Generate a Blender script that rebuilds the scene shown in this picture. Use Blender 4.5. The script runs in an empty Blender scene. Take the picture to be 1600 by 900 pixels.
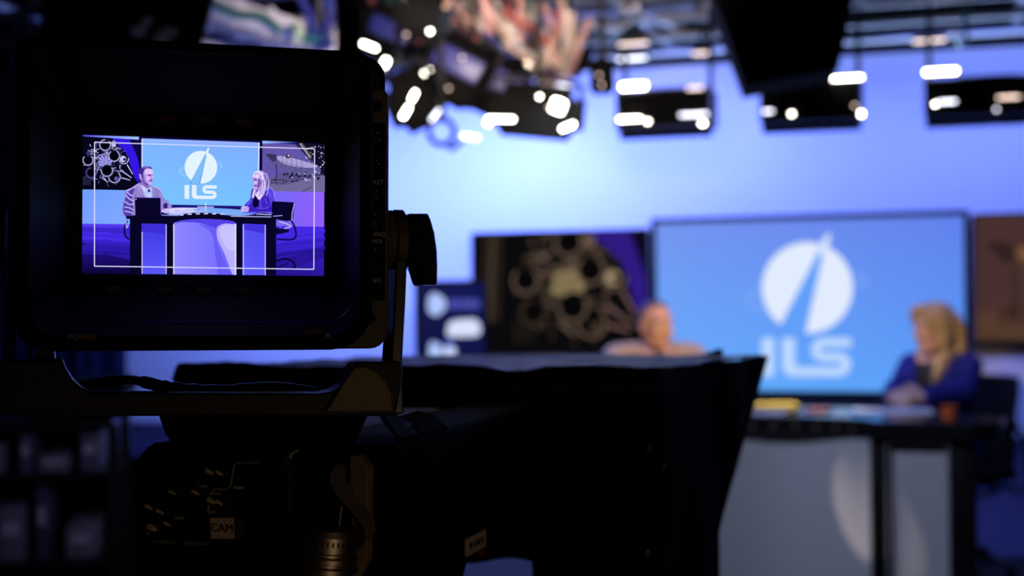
import bpy, bmesh, math, random
from mathutils import Vector, Matrix, noise
from math import sin, cos, pi, radians

random.seed(7)
S = bpy.context.scene
COL = S.collection

# ---------------------------------------------------------------- camera
FPX = 1600 * 50 / 36
cam_data = bpy.data.cameras.new('photo_camera')
cam_data.lens = 50
cam_data.sensor_width = 36
cam_data.clip_start = 0.02
cam_data.dof.use_dof = True
cam_data.dof.focus_distance = 0.905
cam_data.dof.aperture_fstop = 5.6
cam_data.dof.aperture_blades = 0
cam = bpy.data.objects.new('photo_camera', cam_data)
COL.objects.link(cam)
CAM_O = Vector((0, 0, 1.40))
ROLL = -0.0135
cam.matrix_world = Matrix.Translation(CAM_O) @ Matrix.Rotation(pi / 2, 4, 'X') @ Matrix.Rotation(ROLL, 4, 'Z')
S.camera = cam
CR = cam.matrix_world.to_3x3()

# ---------------------------------------------------------------- world, exposure
world = bpy.data.worlds.new('studio_dark')
S.world = world
world.use_nodes = True
world.node_tree.nodes['Background'].inputs[0].default_value = (0.02, 0.022, 0.05, 1)
world.node_tree.nodes['Background'].inputs[1].default_value = 0.02
S.view_settings.view_transform = 'Standard'
S.view_settings.look = 'None'
S.view_settings.exposure = 0.0
S.view_settings.gamma = 1.0
S.view_settings.use_curve_mapping = False

THETA = radians(-17.2)            # the set and the studio camera are turned this far from the lens axis


def ray(px, py):
    d = CR @ Vector(((px - 800) / FPX, (450 - py) / FPX, -1))
    return d / d.y


def P(px, py, depth):
    return CAM_O + ray(px, py) * depth


class Frame:
    """a local frame: x right, y away, z up"""
    def __init__(self, origin, rz=0.0, mat3=None):
        R = mat3 if mat3 is not None else Matrix.Rotation(rz, 3, 'Z')
        self.M = Matrix.Translation(origin) @ R.to_4x4()
        self.I = self.M.inverted()

    def hit(self, px, py, y=0.0):
        o = self.I @ CAM_O
        d = self.I.to_3x3() @ ray(px, py)
        t = (y - o.y) / d.y
        return o + d * t

    def w(self, x, y, z):
        return self.M @ Vector((x, y, z))

    def l(self, p):
        return self.I @ p


def lin(c):
    return c / 12.92 if c <= 0.04045 else ((c + 0.055) / 1.055) ** 2.4


def rgb(r, g, b):
    return (lin(r / 255), lin(g / 255), lin(b / 255), 1)


WF = Frame(Vector((P(1265, 450, 8.0).x, 8.0, 0)), THETA)       # the set wall: y = 0, z from the floor
DF = Frame(Vector((P(1360, 450, 6.05).x, 6.05, 0)), THETA)     # the front of the desk
BF = Frame(Vector((-0.162, 0.95, 0)), THETA)                   # the back of the studio camera


# ---------------------------------------------------------------- lights of the studio
def aim(o, target):
    d = (Vector(target) - o.location).normalized()
    o.rotation_euler = d.to_track_quat('-Z', 'Y').to_euler()


def area(name, loc, target, power, color, sx, sy, spread=180):
    L = bpy.data.lights.new(name, 'AREA')
    L.shape = 'RECTANGLE'
    L.size, L.size_y = sx, sy
    L.energy = power
    L.color = color
    L.spread = radians(spread)
    o = bpy.data.objects.new(name, L)
    COL.objects.link(o)
    o.location = loc
    aim(o, target)
    return o


def spot(name, loc, target, power, color, angle, blend=0.3, radius=0.05):
    L = bpy.data.lights.new(name, 'SPOT')
    L.energy = power
    L.color = color
    L.spot_size = radians(angle)
    L.spot_blend = blend
    L.shadow_soft_size = radius
    o = bpy.data.objects.new(name, L)
    COL.objects.link(o)
    o.location = loc
    aim(o, target)
    return o


BLUE = (0.42, 0.60, 1.0)
WALLC = (0.16, 0.24, 1.0)
# wall washers hung between the grid and the set wall
for nm, u, y, z, tu, tz, pw in (('wash_lamp', -3.1, -1.1, 2.57, -3.1, 1.2, 36), ('wash_lamp', -1.7, -1.0, 2.57, -1.8, 1.25, 58),
                                ('wash_lamp', -0.4, -0.9, 2.57, -0.4, 1.5, 21.5), ('wash_lamp', 0.9, -0.9, 2.57, 0.9, 1.6, 13),
                                ('wash_lamp', 2.0, -0.9, 2.57, 2.0, 1.8, 9)):
    area(nm, WF.w(u, y, z), WF.w(tu, 0, tz), pw, WALLC, 0.9, 0.15, 150)
# keys on the two people, a pool on the desk front
spot('key_lamp', DF.w(0.9, -2.2, 2.55), P(1024, 515, 7.1), 560, (1, 0.70, 0.48), 12, 0.5, 0.08)
spot('key_lamp', DF.w(-0.75, -2.3, 2.5), P(1455, 535, 6.8), 250, (1, 0.66, 0.42), 8.5, 0.5, 0.08)
spot('fill_lamp', DF.w(-1.2, -2.6, 2.6), DF.w(-0.1, 0, 0.4), 180, (0.62, 0.70, 1.0), 36, 0.4, 0.05)
spot('desk_fill', DF.w(-0.35, 0.5, 2.55), DF.w(-0.35, 0.28, 0.82), 130, (1, 0.9, 0.75), 26, 0.6, 0.03)  # added spot that brightens the papers on the desk top
spot('petal_lamp', DF.w(-1.3, -0.95, 2.35), DF.w(-0.045, 0.05, 0.47), 290, (1, 0.80, 0.66), 7.0, 0.12, 0.02)
# unseen fills added to brighten the looped cables and the grid
area('rig_fill', (0.2, 3.2, 2.15), (-0.15, 5.4, 2.85), 13, (1, 0.80, 0.70), 0.3, 0.2, 60)
area('rig_fill', WF.w(0.0, -0.5, 2.2), WF.w(0.0, -1.2, 3.2), 26, BLUE, 3.0, 0.2)
# tungsten worklight of the operator behind the photographer
area('work_lamp', (0.75, -0.5, 1.0), (-0.1, 0.95, 1.25), 1.0, (1, 0.66, 0.40), 0.35, 0.35)


# ---------------------------------------------------------------- materials
def mat(name, col, rough=0.5, metal=0.0, nscale=40, nvar=0.12, bump=0.0, bscale=None, spec=0.5, coat=0.0):
    m = bpy.data.materials.new(name)
    m.use_nodes = True
    nt = m.node_tree
    b = nt.nodes['Principled BSDF']
    tc = nt.nodes.new('ShaderNodeTexCoord')
    n = nt.nodes.new('ShaderNodeTexNoise')
    n.inputs['Scale'].default_value = nscale
    n.inputs['Detail'].default_value = 3
    nt.links.new(tc.outputs['Object'], n.inputs['Vector'])
    r = nt.nodes.new('ShaderNodeMix')
    r.data_type = 'RGBA'
    c = Vector(col[:3])
    r.inputs[6].default_value = (*(c * (1 - nvar)), 1)
    r.inputs[7].default_value = (*[min(1, v) for v in c * (1 + nvar)], 1)
    nt.links.new(n.outputs['Fac'], r.inputs[0])
    nt.links.new(r.outputs[2], b.inputs['Base Color'])
    b.inputs['Roughness'].default_value = rough
    b.inputs['Metallic'].default_value = metal
    b.inputs['Specular IOR Level'].default_value = spec
    b.inputs['Coat Weight'].default_value = coat
    if bump:
        bn = nt.nodes.new('ShaderNodeBump')
        bn.inputs['Strength'].default_value = bump
        bn.inputs['Distance'].default_value = 0.002
        n2 = nt.nodes.new('ShaderNodeTexNoise')
        n2.inputs['Scale'].default_value = bscale or nscale * 4
        nt.links.new(tc.outputs['Object'], n2.inputs['Vector'])
        nt.links.new(n2.outputs['Fac'], bn.inputs['Height'])
        nt.links.new(bn.outputs['Normal'], b.inputs['Normal'])
    return m


def emit(name, col, strength):
    m = bpy.data.materials.new(name)
    m.use_nodes = True
    nt = m.node_tree
    nt.nodes.remove(nt.nodes['Principled BSDF'])
    e = nt.nodes.new('ShaderNodeEmission')
    e.inputs[0].default_value = col
    e.inputs[1].default_value = strength
    nt.links.new(e.outputs[0], nt.nodes['Material Output'].inputs[0])
    return m


def screen_mat(name, strength=1.0, lines=0.0, lscale=900):
    """a lit screen: the picture's colours are carried by the mesh, a fine raster by a wave"""
    m = bpy.data.materials.new(name)
    m.use_nodes = True
    nt = m.node_tree
    nt.nodes.remove(nt.nodes['Principled BSDF'])
    a = nt.nodes.new('ShaderNodeAttribute')
    a.attribute_name = 'col'
    e = nt.nodes.new('ShaderNodeEmission')
    e.inputs[1].default_value = strength
    if lines:
        tc = nt.nodes.new('ShaderNodeTexCoord')
        w = nt.nodes.new('ShaderNodeTexNoise')
        w.inputs['Scale'].default_value = lscale
        nt.links.new(tc.outputs['Object'], w.inputs['Vector'])
        mr = nt.nodes.new('ShaderNodeMapRange')
        mr.inputs[3].default_value = 1 - lines
        mr.inputs[4].default_value = 1 + lines
        nt.links.new(w.outputs['Fac'], mr.inputs[0])
        mx = nt.nodes.new('ShaderNodeVectorMath')
        mx.operation = 'SCALE'
        nt.links.new(a.outputs['Color'], mx.inputs[0])
        nt.links.new(mr.outputs[0], mx.inputs['Scale'])
        nt.links.new(mx.outputs[0], e.inputs[0])
    else:
        nt.links.new(a.outputs['Color'], e.inputs[0])
    nt.links.new(e.outputs[0], nt.nodes['Material Output'].inputs[0])
    return m


M = {}
M['black'] = mat('black_plastic', (0.009, 0.009, 0.0095), 0.5, spec=0.3, bump=0.15, nscale=60, bscale=900)
M['hoodblack'] = mat('hood_plastic', (0.0016, 0.0016, 0.0018), 0.6, nscale=30, spec=0.08)
M['satin'] = mat('satin_black', (0.02, 0.02, 0.022), 0.3)
M['gloss'] = mat('gloss_black', (0.01, 0.01, 0.012), 0.12, spec=0.6)
M['matte'] = mat('matte_black', (0.005, 0.005, 0.005), 0.85, spec=0.1)
M['olive'] = mat('olive_grey_casting', (0.11, 0.088, 0.058), 0.55, bump=0.25, nscale=50, bscale=1200)
M['cloth'] = mat('black_cloth', (0.004, 0.004, 0.0045), 0.8, bump=0.5, nscale=20, bscale=240, spec=0.02)
M['lidcloth'] = mat('lit_lid_cloth', (0.008, 0.008, 0.009), 0.5, bump=0.8, nscale=20, bscale=240, spec=0.5)  # same black cloth, lightened and glossed for the lit top
M['chrome'] = mat('worn_metal', (0.55, 0.47, 0.36), 0.38, 1.0, nscale=80)
M['steel'] = mat('grid_steel', (0.35, 0.36, 0.4), 0.35, 0.8)
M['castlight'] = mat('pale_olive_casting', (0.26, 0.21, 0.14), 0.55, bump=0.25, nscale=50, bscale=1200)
M['strapgrey'] = mat('grey_webbing', (0.16, 0.14, 0.14), 0.6, bump=0.3, bscale=1500)
M['print'] = mat('printed_grey', (0.6, 0.52, 0.42), 0.6)
M['printred'] = mat('printed_red', (0.22, 0.03, 0.02), 0.6)
M['cream'] = mat('cream_tape', (0.8, 0.64, 0.44), 0.6)
M['greytape'] = mat('grey_tape', (0.06, 0.06, 0.07), 0.6)
M['ink'] = mat('dark_ink', (0.012, 0.012, 0.012), 0.7)
M['wall'] = mat('pale_set_paint', (0.72, 0.74, 0.78), 0.85, nscale=3, nvar=0.03, spec=0.2)
M['cove'] = mat('blue_cove_paint', (0.05, 0.05, 0.10), 0.7, nscale=3, nvar=0.06, spec=0.2)
M['floor'] = mat('blue_floor_paint', (0.016, 0.014, 0.013), 0.6, nscale=4, nvar=0.12, spec=0.3)
M['roomblack'] = mat('black_studio_wall', (0.012, 0.012, 0.016), 0.9, nscale=5, spec=0.1)
M['curtain'] = mat('dark_blue_drape', (0.022, 0.024, 0.07), 0.8, nscale=30, bump=0.3, bscale=300, spec=0.1)
M['desktop'] = mat('gloss_desk_top', (0.02, 0.022, 0.03), 0.16, spec=0.6)
M['deskblack'] = mat('desk_black_laminate', (0.004, 0.004, 0.005), 0.5, spec=0.15)
M['deskpanel'] = mat('pale_grey_laminate', (0.46, 0.47, 0.52), 0.55, nscale=12, nvar=0.03, spec=0.25)
M['paper'] = mat('white_paper', (0.8, 0.8, 0.8), 0.8)
M['yellow'] = mat('yellow_paper', (0.95, 0.62, 0.03), 0.8)
M['orange'] = mat('orange_card', (0.7, 0.13, 0.03), 0.6)
M['blue_lit'] = mat('blue_lit_paint', (0.03, 0.035, 0.22), 0.4)  # blue light on the lamp backs, put into the colour
M['white'] = mat('white_enamel', (0.75, 0.75, 0.78), 0.4)
M['tube'] = emit('warm_white_glint', (1.0, 0.93, 0.8, 1), 24.0)  # glows in place of glints on fixture edges and clamps
M['glintdim'] = emit('dim_white_glint', (1.0, 0.74, 0.62, 1), 3.2)  # dimmer glow for the weaker glints
M['glintsoft'] = emit('soft_white_glint', (0.85, 0.86, 1.0, 1), 5.5)  # cooler glow for the softer glints


# ---------------------------------------------------------------- mesh builder
class MB:
    def __init__(self):
        self.v, self.f, self.s = [], [], []

    def add(self, vs, fs, smooth=False):
        o = len(self.v)
        self.v += [tuple(p) for p in vs]
        for f in fs:
            self.f.append([i + o for i in f])
            self.s.append(smooth)
        return self

    def box(self, c, size, rot=None, bevel=0.0, seg=2):
        bm = bmesh.new()
        bmesh.ops.create_cube(bm, size=1.0)
        for v in bm.verts:
            v.co = Vector((v.co.x * size[0], v.co.y * size[1], v.co.z * size[2]))
        if bevel:
            bmesh.ops.bevel(bm, geom=list(bm.edges), offset=bevel, segments=seg, affect='EDGES', profile=0.5)
        T = Matrix.Translation(Vector(c)) @ (rot.to_4x4() if rot else Matrix.Identity(4))
        bm.verts.index_update()
        self.add([T @ v.co for v in bm.verts], [[v.index for v in f.verts] for f in bm.faces], bool(bevel))
        bm.free()
        return self

    def loft(self, loops, cap0=True, cap1=True, smooth=False, closed=True):
        n = len(loops[0])
        vs = [p for L in loops for p in L]
        fs = []
        for k in range(len(loops) - 1):
            for i in range(n if closed else n - 1):
                j = (i + 1) % n
                fs.append([k * n + i, k * n + j, (k + 1) * n + j, (k + 1) * n + i])
        if cap0:
            fs.append(list(range(n))[::-1])
        if cap1:
            fs.append([(len(loops) - 1) * n + i for i in range(n)])
        return self.add(vs, fs, smooth)

    def tube(self, pts, r, n=8, caps=True, flat=1.0):
        pts = [Vector(p) for p in pts]
        loops = []
        up = Vector((0, 0, 1))
        for i, p in enumerate(pts):
            t = (pts[min(i + 1, len(pts) - 1)] - pts[max(i - 1, 0)]).normalized()
            a = t.cross(up)
            if a.length < 0.05:
                a = t.cross(Vector((1, 0, 0)))
            a.normalize()
            b = a.cross(t).normalized()
            rr = r[i] if isinstance(r, (list, tuple)) else r
            loops.append([p + a * rr * cos(2 * pi * k / n) + b * rr * flat * sin(2 * pi * k / n) for k in range(n)])
        return self.loft(loops, caps, caps, True)

    def cyl(self, p0, p1, r0, r1=None, n=20):
        return self.tube([p0, p1], [r0, r0 if r1 is None else r1], n)

    def lathe(self, prof, o=(0, 0, 0), axis='Z', n=28, R=None):
        loops = []
        for r, h in prof:
            L = []
            for k in range(n):
                a = 2 * pi * k / n
                if axis == 'Z':
                    q = Vector((r * cos(a), r * sin(a), h))
                elif axis == 'X':
                    q = Vector((h, r * cos(a), r * sin(a)))
                else:
                    q = Vector((r * cos(a), h, r * sin(a)))
                L.append((R @ q if R else q) + Vector(o))
            loops.append(L)
        return self.loft(loops, True, True, True)

    def prism(self, poly, y0, y1, bevel=0.0):
        """poly in (x, z), pushed along y"""
        bm = bmesh.new()
        a = [bm.verts.new((x, y0, z)) for x, z in poly]
        f = bm.faces.new(a)
        r = bmesh.ops.extrude_face_region(bm, geom=[f])
        for v in r['geom']:
            if isinstance(v, bmesh.types.BMVert):
                v.co.y = y1
        bmesh.ops.recalc_face_normals(bm, faces=list(bm.faces))
        if bevel:
            bmesh.ops.bevel(bm, geom=list(bm.edges), offset=bevel, segments=2, affect='EDGES', profile=0.5, clamp_overlap=True)
        bm.verts.index_update()
        self.add([v.co for v in bm.verts], [[v.index for v in f.verts] for f in bm.faces], False)
        bm.free()
        return self

    def sphere(self, c, r, nu=14, nv=9, rot=None):
        r = (r, r, r) if not isinstance(r, (tuple, list)) else r
        vs, fs = [], []
        for j in range(nv + 1):
            t = pi * j / nv
            for i in range(nu):
                a = 2 * pi * i / nu
                q = Vector((r[0] * sin(t) * cos(a), r[1] * sin(t) * sin(a), r[2] * cos(t)))
                vs.append((rot @ q if rot else q) + Vector(c))
        for j in range(nv):
            for i in range(nu):
                k = (i + 1) % nu
                fs.append([j * nu + i, (j + 1) * nu + i, (j + 1) * nu + k, j * nu + k])
        return self.add(vs, fs, True)

    def mesh(self, name):
        me = bpy.data.meshes.new(name)
        me.from_pydata(self.v, [], self.f)
        me.polygons.foreach_set('use_smooth', self.s)
        bm = bmesh.new()
        bm.from_mesh(me)
        bmesh.ops.remove_doubles(bm, verts=bm.verts, dist=1e-6)
        bmesh.ops.recalc_face_normals(bm, faces=bm.faces)
        bm.to_mesh(me)
        bm.free()
        return me

    def build(self, name, material, parent=None, loc=None, sharp=35):
        me = self.mesh(name)
        if any(self.s):
            me.set_sharp_from_angle(angle=radians(sharp))
        return link(name, me, material, parent, loc)


def link(name, me, material=None, parent=None, loc=None):
    o = bpy.data.objects.new(name, me)
    COL.objects.link(o)
    if material:
        me.materials.append(material)
    if parent:
        o.parent = parent
    if loc is not None:
        o.location = loc
    return o


def tag(o, label=None, cat=None, group=None, kind=None):
    if label:
        o['label'] = label
    if cat:
        o['category'] = cat
    if group:
        o['group'] = group
    if kind:
        o['kind'] = kind
    return o


def thing(name, label, cat, frame=None, group=None):
    o = bpy.data.objects.new(name, None)
    o.empty_display_size = 0.05
    COL.objects.link(o)
    if frame is not None:
        o.matrix_world = frame.M if isinstance(frame, Frame) else frame
    return tag(o, label, cat, group)


def copy_tree(o, parent=None):
    c = o.copy()
    COL.objects.link(c)
    if parent:
        c.parent = parent
    for ch in [x for x in bpy.data.objects if x.parent == o]:
        copy_tree(ch, c)
    return c


def rrect(x0, x1, z0, z1, r, n=5):
    """rounded rectangle, r one radius or (bottom left, bottom right, top right, top left)"""
    r = (r,) * 4 if not isinstance(r, (tuple, list)) else r
    out = []
    for (cx, cz, a0, rr) in ((x0 + r[0], z0 + r[0], pi, r[0]), (x1 - r[1], z0 + r[1], 1.5 * pi, r[1]),
                             (x1 - r[2], z1 - r[2], 0, r[2]), (x0 + r[3], z1 - r[3], 0.5 * pi, r[3])):
        for k in range(n + 1):
            a = a0 + 0.5 * pi * k / n
            out.append((cx + rr * cos(a), cz + rr * sin(a)))
    return out


def at_y(loop, y):
    return [Vector((x, y, z)) for x, z in loop]


def letters(name, s, size, parent, loc, material, rot=(pi / 2, 0, 0), depth=0.0002, align='CENTER', shear=0.0):
    cu = bpy.data.curves.new(name, 'FONT')
    cu.body = s
    cu.size = size
    cu.align_x = align
    cu.align_y = 'CENTER'
    cu.extrude = depth
    cu.shear = shear
    cu.resolution_u = 3
    t = bpy.data.objects.new(name, cu)
    COL.objects.link(t)
    dg = bpy.context.evaluated_depsgraph_get()
    me = bpy.data.meshes.new_from_object(t.evaluated_get(dg))
    bpy.data.objects.remove(t)
    o = link(name, me, material, parent, loc)
    o.rotation_euler = rot
    return o


# ---------------------------------------------------------------- painted flat pictures (screens, backlit prints)
def smooth_poly(pts, n=4, closed=True):
    out = []
    N = len(pts)
    for i in range(N if closed else N - 1):
        g = lambda k: pts[k % N] if closed else pts[max(0, min(N - 1, k))]
        p0, p1, p2, p3 = g(i - 1), g(i), g(i + 1), g(i + 2)
        for k in range(n):
            t = k / n
            out.append(tuple(0.5 * (2 * p1[a] + (p2[a] - p0[a]) * t + (2 * p0[a] - 5 * p1[a] + 4 * p2[a] - p3[a]) * t * t
                                    + (3 * p1[a] - p0[a] - 3 * p2[a] + p3[a]) * t ** 3) for a in (0, 1)))
    if not closed:
        out.append(pts[-1])
    return out


def circ(cx, cy, r, ry=None, n=24, a0=0.0, a1=2 * pi):
    ry = r if ry is None else ry
    full = abs(a1 - a0 - 2 * pi) < 1e-6
    m = n if full else n + 1
    return [(cx + r * cos(a0 + (a1 - a0) * k / n), cy + ry * sin(a0 + (a1 - a0) * k / n)) for k in range(m)]


class Picture:
    """flat polygons in picture coordinates; each later one lies a hair in front of the earlier"""
    def __init__(self, mp, step=0.00002, tint=None):
        self.mp, self.step, self.k = mp, step, 0
        self.v, self.f, self.c = [], [], []
        self.tint = tint or (lambda c: c)

    def poly(self, pts, col, col2=None, grad=None):
        """col: one rgb or per-vertex list; grad 'x' / 'y' runs col -> col2"""
        o = len(self.v)
        if grad:
            a = 0 if grad == 'x' else 1
            lo, hi = min(p[a] for p in pts), max(p[a] for p in pts)
            cs = [[col[i] + (col2[i] - col[i]) * ((p[a] - lo) / max(1e-6, hi - lo)) for i in range(3)] for p in pts]
        elif isinstance(col[0], (tuple, list)):
            cs = col
        else:
            cs = [col] * len(pts)
        for p, c in zip(pts, cs):
            x, z = self.mp(*p)
            self.v.append((x, -self.k * self.step, z))
            self.c.append(rgb(*self.tint(c)))
        self.f.append(list(range(o, o + len(pts))))
        self.k += 1

    def grid(self, quad, cols, nx=8, ny=8):
        """bilinear patch: quad TL TR BR BL, colours the same order"""
        o = len(self.v)
        for j in range(ny + 1):
            for i in range(nx + 1):
                u, w = i / nx, j / ny
                wt = ((1 - u) * (1 - w), u * (1 - w), u * w, (1 - u) * w)
                p = [sum(a * q[k] for a, q in zip(wt, quad)) for k in (0, 1)]
                c = [sum(a * q[k] for a, q in zip(wt, cols)) for k in (0, 1, 2)]
                x, z = self.mp(*p)
                self.v.append((x, -self.k * self.step, z))
                self.c.append(rgb(*self.tint(c)))
        for j in range(ny):
            for i in range(nx):
                a = o + j * (nx + 1) + i
                self.f.append([a, a + 1, a + nx + 2, a + nx + 1])
        self.k += 1

    def line(self, pts, w, col, w2=None):
        n = len(pts)
        L, R = [], []
        for i, p in enumerate(pts):
            a, b = pts[max(0, i - 1)], pts[min(n - 1, i + 1)]
            dx, dy = b[0] - a[0], b[1] - a[1]
            d = math.hypot(dx, dy) or 1
            ww = w if w2 is None else w + (w2 - w) * i / (n - 1)
            L.append((p[0] - dy / d * ww / 2, p[1] + dx / d * ww / 2))
            R.append((p[0] + dy / d * ww / 2, p[1] - dx / d * ww / 2))
        for i in range(n - 1):
            self.poly([L[i], L[i + 1], R[i + 1], R[i]], col)
            self.k -= 1
        self.k += 1

    def ring(self, cx, cy, r, w, col, ry=None, a0=0.0, a1=2 * pi, n=26):
        pts = [(cx + r * cos(a0 + (a1 - a0) * k / n), cy + (r if ry is None else ry) * sin(a0 + (a1 - a0) * k / n)) for k in range(n + 1)]
        self.line(pts, w, col)

    def build(self, name, material, parent, loc=(0, 0, 0)):
        me = bpy.data.meshes.new(name)
        me.from_pydata(self.v, [], self.f)
        a = me.color_attributes.new('col', 'FLOAT_COLOR', 'POINT')
        a.data.foreach_set('color', [x for c in self.c for x in c])
        return link(name, me, material, parent, loc)
# ================================================================ room shell
def struct(name, mb, m, parent=None, label=None):
    o = mb.build(name, m, parent)
    o['kind'] = 'structure'
    if label:
        o['label'] = label
    return o


struct('floor', MB().box((0, 4.25, -0.05), (10.4, 13.9, 0.1)), M['floor'])
struct('ceiling', MB().box((0, 4.25, 3.75), (10.4, 13.9, 0.1)), M['roomblack'])
struct('wall_left', MB().box((-5.1, 4.25, 1.85), (0.2, 13.9, 3.7)), M['roomblack'])
struct('wall_right', MB().box((5.1, 4.25, 1.85), (0.2, 13.9, 3.7)), M['roomblack'])
struct('wall_front', MB().box((0, -2.6, 1.85), (10.0, 0.2, 3.7)), M['roomblack'])
struct('wall_far', MB().box((0, 11.1, 1.85), (10.0, 0.2, 3.7)), M['roomblack'])

# the lit set wall, a thick flat that curves into a blue cove at its foot
U0, U1 = WF.hit(150, 450).x, 2.95
prof = [(0.0, 2.67), (0.0, 0.56)]
w = MB()
w.prism([(U0, 0.56), (U1, 0.56), (U1, 2.67), (U0, 2.67)], 0.0, 0.16)
o = struct('wall_back', w, M['wall'])
o.matrix_world = WF.M
cv = MB()
R_ = 0.55
arc = [(-R_ + R_ * cos(a), R_ - R_ * sin(a) + 0.01) for a in [0.5 * pi * k / 14 for k in range(15)]]
loops = [[Vector((u, y, z)) for y, z in arc] + [Vector((u, 0.16, 0.01)), Vector((u, 0.16, R_ + 0.01))] for u in (U0, U1)]
cv.loft(loops, True, True, False)
o = struct('trim_1', cv, M['cove'], label='dark blue curved cove along the foot of the pale set wall')
o.matrix_world = WF.M


# ================================================================ the two backlit pictures and the big screen
def engine_art(p, T, lo=False):
    """the cluster of rocket engines, in the monitor's own coordinates (T maps them on)"""
    t = lambda pts: [T(*q) for q in pts]
    sc = T(1, 0)[0] - T(0, 0)[0]
    BG = (6, 5, 26) if not lo else (10, 9, 11)
    MET = (200, 196, 255) if not lo else (112, 92, 78)
    DIM = (92, 88, 170) if not lo else (66, 54, 44)
    p.poly(t([(20, 72), (372, 94), (372, 374), (20, 366)]), BG)
    p.poly(t([(225, 92), (330, 95), (372, 230), (372, 340), (345, 300), (300, 170)]), (52, 22, 225) if not lo else (46, 26, 128))
    p.poly(t([(318, 94), (372, 96), (372, 215)]), (12, 8, 70) if not lo else (12, 9, 34))
    # pale bands of the hall at the left
    for x, c in ((-8, DIM), (8, MET), (24, DIM)):
        p.poly(t([(x + 10, 95), (x + 22, 95), (x + 14, 300), (x, 300)]), tuple(v * 0.55 for v in c))
    for x in (70, 80, 92, 104):
        p.poly(t([(x, 296), (x + 6, 296), (x + 6, 345), (x, 345)]), tuple(v * 0.5 for v in DIM))
    rnd = random.Random(3)
    # soft body of the cluster
    for k in range(46):
        a, r = rnd.uniform(0, 2 * pi), rnd.uniform(10, 105)
        cx, cy = 185 + r * cos(a) * 1.0, 222 + r * sin(a)
        g = rnd.uniform(0.25, 0.75)
        p.poly(t(circ(cx, cy, rnd.uniform(7, 18), rnd.uniform(6, 15), 9, rnd.uniform(0, 1), 2 * pi + 0.5)), tuple(v * g for v in DIM))
    # bright core, its spokes
    p.poly(t([(158, 196), (200, 188), (226, 216), (218, 240), (184, 250), (150, 238)]), (130, 128, 214) if not lo else (150, 136, 92))
    for k in range(20):
        a = 2 * pi * k / 20
        p.line(t([(184 + 8 * cos(a), 220 + 8 * sin(a)), (184 + 40 * cos(a), 220 + 38 * sin(a))]), 3.0 * sc, MET if k % 2 == 0 else DIM)
    # pipes and struts
    for k in range(90):
        a, r = rnd.uniform(0, 2 * pi), rnd.uniform(36, 112)
        x, y = 184 + r * cos(a), 220 + r * sin(a)
        b, l = rnd.uniform(0, 2 * pi), rnd.uniform(8, 26)
        pts = smooth_poly([(x, y), (x + l * cos(b), y + l * sin(b)), (x + l * cos(b) * 1.6 + 6, y + l * sin(b) * 1.2 + 5)], 4, False)
        p.line(t(pts), rnd.uniform(1.5, 3.6) * sc, MET if rnd.random() < 0.62 else DIM)
    # the engine bells
    for cx, cy, r in ((188, 130, 29), (95, 212, 27), (112, 280, 27), (238, 302, 31), (288, 206, 25), (236, 189, 29), (197, 268, 31)):
        ring_c = MET if (cx, cy) != (112, 280) else DIM
        p.poly(t(circ(cx + 3, cy + 3, r * 1.12)), tuple(v * 0.45 for v in DIM))
        p.poly(t(circ(cx, cy, r * 0.98)), (4, 3, 12) if not lo else (7, 6, 8))
        p.ring(*T(cx, cy), r * sc, 4.2 * sc, ring_c, r * (T(0, 1)[1] - T(0, 0)[1]), rnd.uniform(-1.2, 0), rnd.uniform(3.0, 5.0))
        p.ring(*T(cx, cy), r * 0.8 * sc, 1.4 * sc, tuple(v * 0.5 for v in DIM), r * 0.8 * (T(0, 1)[1] - T(0, 0)[1]))
    p.poly(t(circ(284, 206, 17)), MET if not lo else (150, 134, 104))
    p.poly(t(circ(292, 208, 8)), (30, 20, 110) if not lo else (40, 30, 30))
    for c in ((234, 129, 12), (232, 118, 7), (160, 118, 8), (248, 312, 12)):
        p.poly(t(circ(c[0], c[1], c[2], n=12)), MET if c[0] == 234 else DIM)
    # polished rods at lower right
    for a, b in (((270, 265), (331, 308)), ((306, 236), (336, 288)), ((276, 307), (322, 320))):
        p.line(t([a, b]), 6 * sc, MET if not lo else (128, 96, 94), 4 * sc)
    for x, y in ((244, 345), (152, 338), (205, 330), (120, 322)):
        p.line(t([(x, y), (x + 3, y - 14)]), 4 * sc, DIM)


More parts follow.
